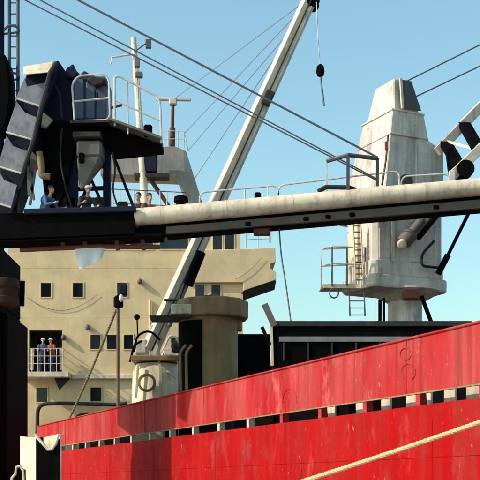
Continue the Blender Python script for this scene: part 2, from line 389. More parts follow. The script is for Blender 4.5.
# back box of the house behind the front (sides, roof)
bk = [F(8,252), F(243,252), F(243,460), F(8,460)]; dv = Vector((-.6,11,0))
m_.add(bk+[p+dv for p in bk], [(0,1,5,4),(1,2,6,5),(3,0,4,7),(4,5,6,7)])
dh = m_.build('deckhouse', M_cream, ship)
m_ = MB(); holed(m_, 96, 240.5, 226, 251.9, wh)
bk = [F(96,226), F(240.5,226), F(240.5,251.9), F(96,251.9)]; dv = Vector((-.4,6,0))
m_.add(bk+[p+dv for p in bk], [(0,1,5,4),(1,2,6,5),(3,0,4,7),(4,5,6,7)])
pw = MB(); pw.prism([F(8,238),F(95.7,238),F(95.7,251.8),F(8,251.8)], (0,.12,0)); pw.build('parapet', M_cream, dh)
wheel = m_.build('wheelhouse', M_cream, ship)
def pane(x0,x1,y0,y1, parent, fr=.05):
    m_ = MB(); c = [(x0,y0),(x1,y0),(x1,y1),(x0,y1)]
    m_.add([F(*p, off=-.10) for p in c], [(0,1,2,3)]); wn = m_.build('window', M_glass, parent)
    f_ = MB(); g = 1.0
    o_ = [F(x0-g,y0-g,.03),F(x1+g,y0-g,.03),F(x1+g,y1+g,.03),F(x0-g,y1+g,.03)]; i_ = [F(*p, off=.03) for p in c]
    ob = [p+Vector((0,.05,0)) for p in o_]; ib = [p+Vector((0,.09,0)) for p in i_]
    V = o_+i_+ob+ib
    f_.add(V, [(i,(i+1)%4,(i+1)%4+4,i+4) for i in range(4)] + [(i,i+8,(i+1)%4+8,(i+1)%4) for i in range(4)] + [(i+4,(i+1)%4+4,(i+1)%4+12,i+12) for i in range(4)])
    f_.build('window_frame', M_cream, parent)
for a,c,w_,h_ in wins: pane(a-w_/2, a+w_/2, c-h_/2, c+h_/2, dh)
for x0,x1,y0,y1 in wh: pane(x0,x1,y0,y1, wheel)
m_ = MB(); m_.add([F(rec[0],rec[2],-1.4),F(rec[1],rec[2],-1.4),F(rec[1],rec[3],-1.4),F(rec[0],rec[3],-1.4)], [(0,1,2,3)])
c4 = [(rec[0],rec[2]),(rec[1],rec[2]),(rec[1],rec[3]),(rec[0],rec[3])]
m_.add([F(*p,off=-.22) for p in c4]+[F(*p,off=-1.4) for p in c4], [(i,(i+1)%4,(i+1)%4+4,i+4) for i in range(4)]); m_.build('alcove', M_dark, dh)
m_ = MB(); m_.prism([F(34,336,-1.33),F(46,336,-1.33),F(46,376,-1.33),F(34,376,-1.33)], (0,-.05,0)); m_.build('door', M_black, dh)
# bridge wing: parapet, tapering underside
top = [F(186,250.5,.25), F(275,248,.25)]
m_ = MB(); m_.prism([F(186,251,.22),F(240.5,250,.22),F(275,248.5,.22),F(275.5,263,.22),F(270.5,264.5,.22),F(270.5,269,.22),F(276,273,.22),F(276,280.5,.22),F(243.5,291.5,.22),F(243.5,283,.22),F(186,283.5,.22)], (-.1,2.6,0))
wing = m_.build('bridge_wing', M_cream, ship, bevel=.02)
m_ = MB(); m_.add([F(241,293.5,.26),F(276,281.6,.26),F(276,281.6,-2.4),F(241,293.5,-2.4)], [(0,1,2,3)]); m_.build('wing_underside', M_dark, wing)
for pts in ([F(246,248,.1),F(246,233,.1)], [F(258,248,.1),F(258,230,.1)], [F(270,247.6,.1),F(270,234,.1)], [F(246,240,.1),F(270,239,.1)]):
    m_ = MB(); m_.tube(pts, .025, 6); m_.build('wing_rail', M_rail, wing)
# balcony deck with railing, brackets and the ledge carried along the front
m_ = MB(); m_.prism([F(22,374,0),F(72,374,0),F(72,379,0),F(22,379,0)], (0,-1.15,0)); bal = m_.build('balcony', M_creamlit, ship, bevel=.01)
m_ = MB(); m_.prism([F(56,379,.55),F(72,379,.55),F(61,391,.55)], (0,.06,0)); m_.build('bracket', M_dark, bal)
m_ = MB(); m_.prism([F(72.3,374.8,.003),F(242,374.8,.003),F(242,379,.003),F(72.3,379,.003)], (0,-.22,0)); m_.build('ledge', M_creamlit, bal, bevel=.01)
for px in (24,30,36,42,48,54,60,66):
    m_ = MB(); m_.tube([F(px,374,1.08),F(px,351,1.08)], .022, 6); m_.build('stanchion', M_creamlit, bal)
for py in (351,358.5,366):
    m_ = MB(); m_.tube([F(24,py,1.08),F(66,py,1.08),F(66,py,.02)], .02, 6); m_.build('rail_bar', M_creamlit, bal)
m_ = MB(); m_.prism([F(62.5,350,1.02),F(67,352,1.02),F(66,372,1.02),F(63,372,1.02)], (0,.03,0)); m_.build('lifebuoy_cover', M_creamlit, bal)
m_ = MB(); m_.prism([F(34,352,1.02),F(38,351,1.02),F(37,372,1.02),F(33.5,372,1.02)], (0,.03,0)); m_.build('wind_dodger', M_creamlit, bal)
for y_ in (268,317):
    m_ = MB(); m_.tube([F(8,y_,.0),F(186,y_,.0)], .008, 5); m_.build('weld_seam', M_cream, dh)
for x_, y_ in ((88,328),(140,282),(64,338)):
    m_ = MB(); m_.ball(F(x_,y_,.16), (.13,.15,.15)); m_.tube([F(x_,y_-3,.02),F(x_,y_-3,.16),F(x_,y_,.16)], .03, 6); m_.build('bulkhead_lamp', M_hopper, dh, smooth=True)
m_ = MB(); m_.tube([F(150,300,.08),F(150,372,.08)], .05, 8); m_.build('down_pipe', M_cream, dh, smooth=True)
# pipes, a cable and a drawn shadow line on the house front
m_ = MB(); m_.tube(rounded([F(39,436,.5),F(39.5,405,.5),F(60,404,.5),F(118,405.5,.5),F(128,404,.5)], .8), .10, 10); m_.build('fire_main_pipe', M_dark, ship, smooth=True)
m_ = MB(); m_.tube(rounded([F(68,436,.3),F(76,416,.3),F(90,413,.3),F(100,420,.3)], .5), .06, 8); m_.build('pipe_elbow', M_dark, ship, smooth=True)
def sag(a, b, d, n=16): return [a.lerp(b, i/n) - Vector((0,0,d*4*(i/n)*(1-i/n))) for i in range(n+1)]
for a, b, d in ((F(28,298,.06),F(98,294,.06),.75),(F(236,280,.30),F(262,258,.30),.15)):  # first cable is added to draw the curved wire shadow on the wall
    m_ = MB(); m_.tube(sag(a,b,d), .012, 5); m_.build('cable_or_shadow_line', M_wire, ship)
# mast, yard and radar above the bridge
portal = MB(); portal.prism([P(100,146,62),P(176,146.5,62),P(186,151,62),P(204,208,62),P(205,232,62),P(191,232,62),P(190,207,62),P(177,177,62),P(100,174,62)], (0,1.6,0))
po = portal.build('mast_portal', M_portal, ship, bevel=.03)
m_ = MB(); m_.tube([P(146.5,232,61), P(141.5,150,61), P(133.5,38,61)], .24, 12, .15); mast = m_.build('signal_mast', M_whiteclean, ship, smooth=True)
m_ = MB(); m_.tube([P(133.5,54,60.8),P(112,57.5,60.8),P(111,64,60.8)], .05, 6); m_.build('yard_arm', M_rail, mast)
m_ = MB(); m_.tube([P(134,52,60.8),P(148,42,60.8)], .035, 6); m_.box(P(148.5,44,60.8), (.3,.2,.45)); m_.build('signal_lamp', M_darkrail, mast)
m_ = MB(); m_.box(P(137,63,60.7), (.28,.3,.5)); m_.build('mast_light', M_hopper, mast, bevel=.03)
m_ = MB(); m_.box(P(139,75,60.7), (.4,.3,.3)); m_.build('mast_light', M_hopper, mast, bevel=.03)
m_ = MB(); m_.tube([P(141,150,60.7),P(136,60,60.7)], .03, 5); m_.tube([P(142.5,150,60.7),P(137.5,60,60.7)], .03, 5)
for yy in range(64,150,5): m_.tube([P(136.2+(yy-60)*.055,yy,60.7),P(137.8+(yy-60)*.055,yy,60.7)], .015, 4)
m_.build('mast_ladder', M_rail, mast)
m_ = MB(); m_.tube([P(129,60,61),P(128.5,20,61)], .02, 5); m_.build('whip_aerial', M_rail, mast)
m_ = MB(); m_.tube([P(172,148,62.4),P(172.5,128,62.4)], .17, 10); m_.tube([P(172.5,128,62.4),P(173,104,62.4)], .09, 8); rad = m_.build('radar_post', M_rust, ship, smooth=True)
m_ = MB(); m_.box(P(173,102,62.4), (.42,.4,.35)); m_.build('radar_gearbox', M_rail, rad, bevel=.04)
m_ = MB(); m_.beam(P(156,99,62.4), P(191,99.5,62.4), .22, .17); m_.build('radar_scanner', M_rail, rad, bevel=.03)
m_ = MB(); m_.box(P(150,161,61.2), (.75,.7,1.35)); m_.build('lamp_locker', M_navy, po, bevel=.04)
m_ = MB(); m_.box(P(152,177,61.3), (1.9,.9,.22)); m_.build('locker_shelf', M_dark, po)
m_ = MB(); m_.tube([P(148,176,61.5),P(168,205,61.5),P(168,232,61.5)], .12, 8); m_.build('portal_brace', M_rust, po)
for px in (160,168,178,184):
    m_ = MB(); m_.tube([P(px,148,62.1),P(px,131,62.1)], .03, 5); m_.build('portal_rail_post', M_rail, po)
for yy in (131,139):
    m_ = MB(); m_.tube([P(158,yy,62.1),P(184,yy,62.1),P(188,150,62.1)], .025, 5); m_.build('portal_rail', M_rail, po)
for px in (113,120,127,134,160,167,174,181):
    m_ = MB(); m_.tube([P(px,226,59),P(px,188+.05*(px-113),59)], .03, 5); m_.build('bridge_rail_post', M_rail, ship)
for yy in (189,203):
    m_ = MB(); m_.tube([P(110,yy,59),P(186,yy+3.5,59)], .028, 5); m_.build('bridge_rail', M_rust, ship)
m_ = MB(); m_.lathe(P(181,212,59), [(.28,0),(.28,.5),(.4,.55),(.36,.8),(.1,.9)], 14); m_.build('compass_binnacle', M_black, ship, smooth=True)

# crane pedestal: ochre drum with a square-edged cap
c = P(214,0,40); zc = lambda y, D: EYE + (HY-y)*D/FPX
m_ = MB(); m_.lathe((P(209,0,41).x,41,0), [(1.08,Z_DECK),(1.08,zc(318,41))], 40); ped = m_.build('crane_pedestal', M_ochre, ship, smooth=True)
m_ = MB(); m_.lathe((P(212,0,41).x,41,0), [(1.30,zc(320,41)),(1.36,zc(319,41)),(1.36,zc(303,41)),(1.30,zc(301.5,41))], 12, Matrix.Rotation(.39,3,'Z')); m_.build('pedestal_cap', M_ochre, ped, bevel=.02)
m_ = MB(); m_.box((P(183,0,41).x,40.3,zc(311,40.3)), (.75,.9,.36)); m_.build('cap_bracket', M_creamlit, ped, bevel=.03)
m_ = MB(); m_.box((P(172,0,41).x,40.5,zc(321,41)), (1.5,1.3,.06)); m_.build('cap_plate', M_dark, ped)
m_ = MB(); m_.box((P(239,0,41).x,41,zc(321,41)), (.22,.4,.75)); m_.build('junction_box', M_ochre, ped, bevel=.02)
m_ = MB(); m_.box((P(207,0,41).x,40.6,zc(300,41)), (.5,.4,.16)); m_.lathe((P(214,0,41).x,40.7,zc(301.5,41)), [(.3,0),(.3,.1),(.12,.22)], 12); m_.build('lubricator', M_blue, ped)
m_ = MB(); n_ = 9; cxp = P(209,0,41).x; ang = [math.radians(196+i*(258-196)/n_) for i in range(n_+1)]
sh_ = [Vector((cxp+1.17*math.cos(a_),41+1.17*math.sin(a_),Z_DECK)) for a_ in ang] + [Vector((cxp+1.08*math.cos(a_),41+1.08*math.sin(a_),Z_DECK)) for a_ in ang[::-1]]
m_.prism(sh_, (0,0,zc(324,41)-Z_DECK)); m_.build('trunk_or_shade_shell', M_black, ped)  # black shell put on the drum's left third as its shade
for px in (182,188):
    m_ = MB(); m_.tube(rounded([P(px-1,398,39.4),P(px-2,352,39.4),P(px+4,345,39.4)],.3), .05, 8); m_.build('vent_pipe', M_ochre, ped, smooth=True)

# lamp post by the bulwark, its stay rope
m_ = MB(); b_ = P(118,0,45); m_.tube([Vector((b_.x,45,Z_DECK)), P(118,300,45)], .065, 10); lp = m_.build('lamp_post', M_post, ship, smooth=True)
m_ = MB(); m_.lathe(P(118.5,308,45), [(.1,0),(.2,.05),(.2,.42),(.12,.5)], 12); m_.build('post_head', M_black, lp, smooth=True)
m_ = MB(); m_.box(P(123,290,44.9), (.34,.3,.42)); m_.build('floodlight', M_navy, lp, bevel=.04)
m_ = MB(); m_.ball(P(121,298,44.7), (.09,.09,.16)); m_.build('lamp_bulb_guard', M_helmet, lp, smooth=True)

# ---------------------------------------------------------------- derrick crane with the long raised jib
jb = P(150,0,44); jib = thing('derrick_crane', (jb.x, 44, Z_DECK), 'cargo derrick with a long cream twin-beam jib raised over the deckhouse', 'crane')
A0 = P(150,350,44); A1 = P(313,-8,44.0); ax = (A1-A0).normalized(); sd_ = ax.cross(Vector((0,1,0))).normalized()
if sd_.x < 0: sd_ = -sd_
ctr = lambda t: A0.lerp(A1, t)
J45 = Vector((-.42,.9,0))
m_ = MB(); m_.beam(A0, A1, .60, .60, J45, .48, .48); m_.build('jib_box_beam', M_whiteclean, jib, bevel=.02)
near = Vector((0,-.42,0)); near1 = Vector((0,-.34,0))
m_ = MB(); m_.beam(A0+near+sd_*.12+Vector((0,.04,0)), A1+near1+sd_*.10+Vector((0,.04,0)), .05, .05, (0,1,0)); m_.build('jib_cable_tray', M_dark, jib)
m_ = MB(); m_.beam(ctr(.03)+sd_*.27+Vector((0,-.30,0)), A1+sd_*.21+Vector((0,-.25,0)), .07, .07, (0,1,0)); m_.build('jib_rail', M_white, jib)
m_ = MB(); m_.lathe(A1+sd_*.18-Vector((0,.3,0))-ax*.4, [(.26,0),(.26,.05),(.20,.08),(.20,.5),(.26,.53),(.26,.58)], 18, Matrix.Rotation(-math.pi/2,3,'X')); m_.build('head_sheave', M_black, jib, smooth=True)
p = P(268,98,43.5); m_ = MB(); m_.beam(p-ax*.3, p+ax*.3, .34, .2, (0,1,0)); m_.build('guy_clamp', M_dark, jib, bevel=.03)
m_ = MB(); m_.tube([P(201,252,43.5), P(188,285,43.5)], .20, 12); m_.build('luffing_sleeve', M_black, jib, smooth=True)
m_ = MB(); m_.tube([P(187,284,43.7), P(169,326,43.7)], .10, 10); m_.build('luffing_rod', M_greyband, jib, smooth=True)
for a, b in (((164,300),(178,300)), ((190,268),(179,300)), ((179,300),(172,322))):
    m_ = MB(); m_.tube([P(*a,43.6),P(*b,43.6)], .05, 6); m_.build('jib_stay', M_dark, jib)
zf = lambda y: zc(y,44)
m_ = MB(); m_.lathe((P(156,0,44).x,44.2,0), [(1.05,Z_DECK),(.95,zf(372)),(.80,zf(364))], 20); pd = m_.build('slewing_base', M_creamlit, jib, smooth=True)
m_ = MB(); m_.box((P(157,0,44).x,44.1,zf(360)), (1.95,1.7,.2)); m_.build('turntable', M_ochre, jib, bevel=.02)
Rx = Matrix.Rotation(math.pi/2,3,'X')
m_ = MB(); m_.lathe(P(147,383,43.05), [(.36,0),(.36,.12),(.26,.14),(.26,.0)], 22, Rx, cap=False); m_.build('hand_wheel', M_ochre, pd, smooth=True)
for dx in (-4.5, 5.5):
    m_ = MB(); m_.prism([P(150+dx-5,358,43.7),P(150+dx+6,358,43.7),P(150+dx+2,343,43.7),P(150+dx-3,343,43.7)], (0,.1,0)); m_.build('heel_bracket', M_white, jib, bevel=.01)
m_ = MB(); m_.lathe(P(172,344,43.6), [(.34,0),(.34,.05),(.22,.06),(.22,.7),(.34,.71),(.34,.76)], 20, Matrix.Rotation(math.radians(75),3,'Y')); m_.build('winch_drum', M_hopper, jib, smooth=True)
m_ = MB(); m_.box(P(178,346,43.8), (.55,.5,.55)); m_.build('winch_motor', M_blue, jib, bevel=.05)
m_ = MB(); m_.box(P(141,347,43.9), (.5,.5,.6)); m_.build('winch_gearbox', M_white, jib, bevel=.06)
m_ = MB(); m_.box(P(168,352,43.5), (.35,.3,.3)); m_.build('control_box', M_white, jib, bevel=.03)
m_ = MB(); m_.ball(P(137,317,43.8), .12); m_.tube([P(137,318,43.8),P(138,340,43.8)], .03, 6); m_.build('control_lever', M_black, jib, smooth=True)
for pts in ([(134,352),(137,335),(150,330),(160,340)], [(163,350),(170,335),(178,338),(181,358)], [(130,362),(134,345),(142,341)], [(158,364),(166,348),(176,356),(182,372)], [(150,366),(152,374),(166,370),(176,378)]):
    m_ = MB(); m_.tube(rounded([P(a,b,43.4) for a,b in pts], .4), .045, 7); m_.build('hydraulic_hose', M_black if pts[0][0] < 150 else M_white, jib, smooth=True)
for a, b in (((138,364),(136,398)), ((178,364),(184,398)), ((160,364),(160,398))):
    m_ = MB(); m_.beam(P(*a,43.2), P(*b,43.2), .09, .09, (0,1,0)); m_.build('base_strut', M_creamlit, jib, bevel=.01)
hk = MB(); hk.tube([P(316.5,2,43.6), P(318,40,43.6), P(320,66,43.6)], .016, 5); hk.build('hoist_wire', M_wire2, jib)
hk = MB(); hk.lathe(P(320.3,77,43.6), [(.03,0),(.13,.05),(.17,.2),(.14,.42),(.05,.5)], 12); hk.build('hook_block', M_black, jib, smooth=True)
hk = MB(); hk.tube([P(320.5,77,43.6), P(324,106,43.6)], .04, 6); hk.build('hook_pendant', M_wire, jib)
for a, b in (((300,5),(173,100)), ((296,15),(185,133)), ((286,36),(188,151)), ((279,52),(193,181))):
    m_ = MB(); m_.tube([P(*a,44), P(*b,62.6)], .020, 4); m_.build('topping_wire', M_wire2, jib)

# ---------------------------------------------------------------- white deck crane
DC = 36.0; TH = math.radians(26)
cx0 = P(404,0,DC).x; crane = thing('deck_crane', (cx0, DC, Z_DECK), 'stained white box-shaped deck crane on a round post behind the hatch', 'crane')
zd = lambda y: zc(y, 35.2)
e1 = Vector((math.cos(TH), math.sin(TH), 0)); e2 = Vector((-math.sin(TH), math.cos(TH), 0))   # along right face, along left face (going back)
def foot(px, D): return Vector((P(px,0,D).x, D, 0))
def cbox(mb, corner, w0, d0, y0, corner2, w1, d1, y1):   # tapered box from near corner; w along right face, d along left face
    b_ = [corner, corner+e1*w0, corner+e1*w0+e2*d0, corner+e2*d0]; t_ = [corner2, corner2+e1*w1, corner2+e1*w1+e2*d1, corner2+e2*d1]
    mb.hexa([p+Vector((0,0,zd(y0))) for p in b_], [p+Vector((0,0,zd(y1))) for p in t_])
cn = foot(393, 34.6)
m_ = MB(); cbox(m_, foot(383,34.7), 2.35, 2.7, 212, foot(392.5,34.7), 1.2, 1.72, 114); m_.build('machinery_house', M_white, crane, bevel=.03)
m_ = MB(); m_.hexa([p+Vector((0,0,zd(212))) for p in (cn+e1*.95+e2*.1, cn+e1*2.05+e2*.1, cn+e1*2.05+e2*1.9, cn+e1*.95+e2*1.9)],
                   [cn+e1*.95+e2*.1+Vector((0,0,zd(133))), cn+e1*2.02+e2*.1+Vector((0,0,zd(147))), cn+e1*2.02+e2*1.9+Vector((0,0,zd(147))), cn+e1*.95+e2*1.9+Vector((0,0,zd(133)))])
m_.build('winch_house', M_white, crane, bevel=.03)
m_ = MB(); cbox(m_, foot(390.5,34.64), 1.45, 1.99, 139, foot(390.5,34.64), 1.45, 1.98, 137.3); m_.build('belt_flange', M_white, crane, bevel=.01)
m_ = MB(); cbox(m_, foot(392,34.66), 1.26, 1.8, 115.4, foot(392,34.66), 1.26, 1.8, 113.6); m_.build('top_flange', M_white, crane, bevel=.01)
m_ = MB(); cbox(m_, foot(394,34.8), .98, 1.6, 113.5, foot(394,34.95), .62, 1.1, 81); cap = m_.build('sheave_cap', M_white, crane, bevel=.03)
# dark open slot of the sheave housing on its right face, cheek plate between
q0 = foot(399,34.78); q1 = foot(398,34.93)
m_ = MB(); a = [q0+e1*.16-e2*.07, q0+e1*.80-e2*.07]; b = [q1+e1*.08-e2*.08, q1+e1*.46-e2*.08]
m_.prism([a[0]+Vector((0,0,zd(112))), a[1]+Vector((0,0,zd(112))), b[1]+Vector((0,0,zd(83))), b[0]+Vector((0,0,zd(83)))], e2*.06); m_.build('sheave_opening', M_slot, cap)
m_ = MB(); m_.prism([a[0]-e1*.10-e2*.01+Vector((0,0,zd(113))), a[0]-e1*.02-e2*.01+Vector((0,0,zd(113))), b[0]+e1*.02-e2*.01+Vector((0,0,zd(82))), b[0]-e1*.06-e2*.01+Vector((0,0,zd(82)))], e2*.06); m_.build('cheek_plate', M_creamlit, cap)
# lower slewing platform body, rounded front corner
pts = []
base_c = foot(405, 36.0)
Nc = foot(372,34.4); W_, L_ = 2.98, 1.95; ch = .16
lp_ = [Nc+e2*ch, Nc+e1*ch, Nc+e1*(W_-ch), Nc+e1*W_+e2*ch, Nc+e1*W_+e2*(L_-ch), Nc+e1*(W_-ch)+e2*L_, Nc+e1*ch+e2*L_, Nc+e2*(L_-ch)]
cen = sum(lp_, Vector())/8
def ring(k, y, D=35.0): return [cen + (p-cen)*k + Vector((0,0,zc(y,D))) for p in lp_]
def loft(rings):
    m_ = MB(); n = len(rings[0]); V = [v for r in rings for v in r]; fs = []
    for i in range(len(rings)-1):
        for k in range(n): fs.append((i*n+k, i*n+(k+1)%n, (i+1)*n+(k+1)%n, (i+1)*n+k))
    fs += [tuple(range(n-1,-1,-1)), tuple((len(rings)-1)*n+k for k in range(n))]
    return m_.add(V, fs)
loft([ring(.93,276), ring(.93,262), ring(.90,262), ring(.90,208)]).build('slewing_house', M_white, crane, bevel=.02)
loft([ring(.97,289), ring(1.0,287), ring(1.0,276.5), ring(.97,276.2)]).build('slewing_platform', M_white, crane, bevel=.015)
m_ = MB(); m_.lathe((base_c.x,36.0,0), [(.56,Z_DECK),(.56,zc(300,35.4)),(1.15,zc(290,35.4)),(1.15,zc(288.6,35.4))], 32); col = m_.build('crane_post', M_white, crane, smooth=True)
m_ = MB(); m_.tube([P(380,325,35.2),P(380,300,35.2)], .06, 6); m_.tube([P(384,325,35.2),P(384,298,35.2)], .04, 6); m_.build('trunk_or_shade_shell', M_black, crane)
m_ = MB(); m_.tube([P(433,327,35.4),P(420,292,35.4)], .07, 6); m_.build('post_brace', M_black, crane)
m_ = MB(); m_.box(P(411,295,34.9), (.5,.4,.3)); m_.build('slew_motor', M_rust, crane, bevel=.03)
# left service platform, railing, ladders
m_ = MB(); m_.hexa([P(324,288,35.0),P(390,289,35.0),P(390,289,36.4),P(324,288,36.4)], [P(322,284,35.0),P(390,283.5,35.0),P(390,283.5,35.0)+Vector((0,1.4,0)),P(322,284,35.0)+Vector((0,1.4,0))])
pf = m_.build('service_platform', M_creamlit, crane, bevel=.01)
m_ = MB(); m_.box(P(376,285,34.93), (.95,.06,.22)); m_.build('toe_plate', M_creamlit, pf)
for px, D, y in ((321.5,35.5,249),(332,34.98,246.5),(347,34.98,247),(365,34.98,247.5)):
    m_ = MB(); m_.tube([P(px,286,D),P(px,y,D)], .028, 6); m_.build('platform_stanchion', M_darkrail if px > 330 else M_rail, pf)
for dy in (0, 17):
    m_ = MB(); m_.tube(rounded([P(347,248+dy,36.2),P(321.5,249+dy,35.5),P(332,246.5+dy,34.98),P(366,247.5+dy,34.98)], .06), .026, 6); m_.build('platform_rail', M_rail, pf, smooth=True)
for a in (349, 364):
    m_ = MB(); m_.tube([P(a,288,34.95),P(a+1,316,34.95)], .025, 6); m_.build('ladder_side', M_darkrail, pf)
for y in (294,301,308,315):
    m_ = MB(); m_.tube([P(349.5,y,34.95),P(364.5,y,34.95)], .018, 5); m_.build('ladder_rung', M_darkrail, pf)
m_ = MB(); m_.tube([P(334+4.5*math.cos(t_*math.pi/6),293+5*math.sin(t_*math.pi/6),35.0) for t_ in range(-2,9)], .025, 6); m_.build('pad_eye', M_darkrail, pf)
for a in (356, 363.5):
    m_ = MB(); m_.tube([P(a,284,34.75),P(a-3,222,34.75)], .028, 6); m_.build('house_ladder_side', M_creamlit, crane)
for y in range(226,284,6):
    m_ = MB(); m_.tube([P(353.5+(y-222)*.05,y,34.75),P(361+(y-222)*.05,y,34.75)], .02, 5); m_.build('house_ladder_rung', M_rust, crane)
m_ = MB(); cbox(m_, foot(357,35.2), .6, .5, 283, foot(357,35.2), .6, .5, 214); m_.build('cable_box', M_creamlit, crane, bevel=.02)
# motors, lamp, pipes on the shaded side
def onface(px, y, out=.02):                 # a place on the right-hand face of the slewing house
    k_ = (px-240)/FPX; tn = math.tan(TH); D_ = (Nc.y+.10 - Nc.x*tn)/(1-k_*tn); return P(px, y, D_) - e2*out
for x0_, x1_, y0_, y1_ in ((379,389,258,228),(410,428,262,236)):
    m_ = MB(); m_.prism([onface(x0_,y0_),onface(x1_,y0_),onface(x1_,y1_),onface(x0_,y1_)], e2*.04); m_.build('access_panel', M_white, crane, bevel=.01)
m_ = MB(); m_.prism([onface(391,262),onface(393.5,262),onface(393.5,222),onface(391,222)], e2*-.05); m_.build('cable_duct', M_white, crane)
Rm = Matrix.Rotation(math.radians(40),3,'Y')
m_ = MB(); m_.lathe(P(404,242,34.75), [(.20,-.05),(.24,0),(.24,.35),(.15,.42),(.15,.9),(.1,.95)], 16, Rm); m_.build('luffing_motor', M_hopper, crane, smooth=True)
m_ = MB(); m_.ball(P(402,244,34.5), (.15,.12,.16)); m_.build('work_lamp', M_creamlit, crane, smooth=True)
m_ = MB(); m_.lathe(P(437.5,216,35.25), [(.17,0),(.17,.15),(.08,.3)], 12); m_.build('white_lamp', M_helmet, crane, smooth=True)
m_ = MB(); m_.tube([P(418,238,34.95),P(436,216,35.2)], .10, 8); m_.build('drain_pipe', M_black, crane)
m_ = MB(); m_.tube(rounded([P(441,268,35.25),P(421,266,35.02),P(422,254,35.02),P(434,241,35.2)], .25), .045, 7); m_.build('hydraulic_pipe', M_dark, crane, smooth=True)
m_ = MB(); m_.tube([P(438,274,35.1),P(448,255,35.0)], .10, 10); m_.tube([P(448,255,35.0),P(490,170,34.3)], .06, 8); m_.build('luffing_cylinder', M_black, crane, smooth=True)
m_ = MB(); m_.lathe(P(405,183,34.0), [(.22,0),(.22,.2),(.12,.2)], 16, Rx); m_.build('round_vent', M_dark, crane, smooth=True)
m_ = MB(); m_.tube(rounded([P(382,185,34.2),P(386,160,34.3),P(388,135,34.4)],.3), .035, 6); m_.box(P(386.5,146,34.3),(.1,.1,.25)); m_.build('handhold_pipe', M_rust, crane)
# twin-beam jib going up to the right out of the picture
J = [(P(437,152,35.2),P(520,66,36.2)), (P(452,176,34.0),P(535,96,34.6))]
for a, b in J:
    m_ = MB(); m_.beam(a, b, .15, .30, (0,0,1)); m_.build('jib_beam', M_whiteclean, crane, bevel=.015)
for i, s_ in enumerate((.10,.32,.60,.88)):
    a = J[0][0].lerp(J[0][1], s_); b = J[1][0].lerp(J[1][1], s_)
    m_ = MB(); m_.beam(a, b, .42, .16, (0,0,1)); m_.build('jib_crosspiece', M_black, crane, bevel=.03)
m_ = MB(); m_.beam(J[0][0].lerp(J[0][1],.12), J[1][0].lerp(J[1][1],.32), .12, .08); m_.build('jib_diagonal', M_whiteclean, crane)
m_ = MB(); m_.lathe(P(464,171,34.2), [(.27,0),(.27,.3)], 16, Rx); m_.build('jib_heel_drum', M_black, crane, smooth=True)
m_ = MB(); m_.prism([P(446,150,34.4),P(452,146,34.4),P(462,172,34.4),P(476,190,34.4),P(452,200,34.4)], (0,.15,0)); m_.build('heel_lug', M_black, crane, bevel=.02)
m_ = MB(); m_.box(P(452,183,33.9), (.2,.15,.75)); m_.build('lug_cover', M_rail, crane, bevel=.02)
for a, b in (((404,82.5),(520,25)), ((411,99),(520,47))):
    m_ = MB(); m_.tube([P(*a,35.35),P(*b,35.6)], .024, 5); m_.build('luffing_wire', M_wire, crane)

# ---------------------------------------------------------------- ship loader: gantry leg, girder, added shade tower
DL = 33.0
lo = P(8,0,35); loader = thing('ship_loader', (lo.x, 35, 0), 'dark quay ship loader with white belt boom reaching over the ship', 'loader')
def slab(mb, pts, D, dep): return mb.prism([P(x,y,D) for x,y in pts], (0,dep,0))
zl = lambda y: zc(y,35)
def lbox(mb, x0, x1, D0, D1, z0, z1):
    a = P(x0,0,D0).x; b = P(x1,0,D0).x
    return mb.hexa([(a,D0,z0),(b,D0,z0),(b,D1,z0),(a,D1,z0)], [(a,D0,z1),(b,D0,z1),(b,D1,z1),(a,D1,z1)])
m_ = MB(); lbox(m_, -110, 6, 34.9, 38.7, 0, zc(304,34.9)); m_.build('gantry_leg', M_black, loader, bevel=.25, seg=3)  # leg and head widened out of view to keep sky light off the hull
m_ = MB(); lbox(m_, -110, 0, 35.1, 38.4, zc(304,34.9)+.003, zl(244)); m_.build('leg_head', M_black, loader, bevel=.05)
m_ = MB(); lbox(m_, -150, -26, 35.4, 40.0, zl(244)+.003, 21.0); m_.build('shade_tower', M_black, loader, bevel=.05)  # mostly out of view, added to block sky light and shade the pedestal
m_ = MB(); m_.lathe((P(2,0,35.0).x,35.0,zc(304,34.9)-.01), [(.55,0),(.55,.2),(.50,.22),(.50,.5),(.56,.52),(.56,.72),(.5,.8)], 24); m_.build('cable_drum', M_drum, loader, smooth=True)
m_ = MB(); m_.tube([P(22,306,35.2),P(22.5,281,35.2)], .08, 8); m_.build('drum_post', M_black, loader)
# girder trough on the left, people stand behind its front plate
m_ = MB(); slab(m_, [(-70,214),(135,211.5),(135,236),(-70,243.5)], 32.75, .12); m_.build('girder_plate', M_black, loader, bevel=.015)
m_ = MB(); slab(m_, [(-70,228),(165,220),(165,238),(-70,246)], 33.62, .08); m_.build('girder_plate', M_black, loader, bevel=.015)
m_ = MB(); a = P(-70,244,32.75); b = P(162,235.5,32.75); m_.add([a,b,b+Vector((0,.95,0)),a+Vector((0,.95,0)), a+Vector((0,0,.08)),b+Vector((0,0,.08)),b+Vector((0,.95,.08)),a+Vector((0,.95,.08))],
    [(0,1,2,3),(4,5,6,7),(0,1,5,4),(1,2,6,5),(2,3,7,6),(3,0,4,7)]); m_.build('walkway_floor', M_black, loader)
m_ = MB(); m_.beam(P(24,212,32.7), P(136,209.2,32.7), .16, .16, (0,0,1)); m_.build('girder_top_chord', M_navy, loader, bevel=.02)
m_ = MB(); m_.tube([P(20,250,33.2), P(98,246.5,33.2), P(160,247,33.2)], .07, 8); m_.build('water_pipe', M_rust, loader, smooth=True)
for px in (62,84,116,142):
    m_ = MB(); m_.beam(P(px,238,33.2), P(px+2,250,33.2), .12, .1, (0,1,0)); m_.build('pipe_hanger', M_rust, loader)
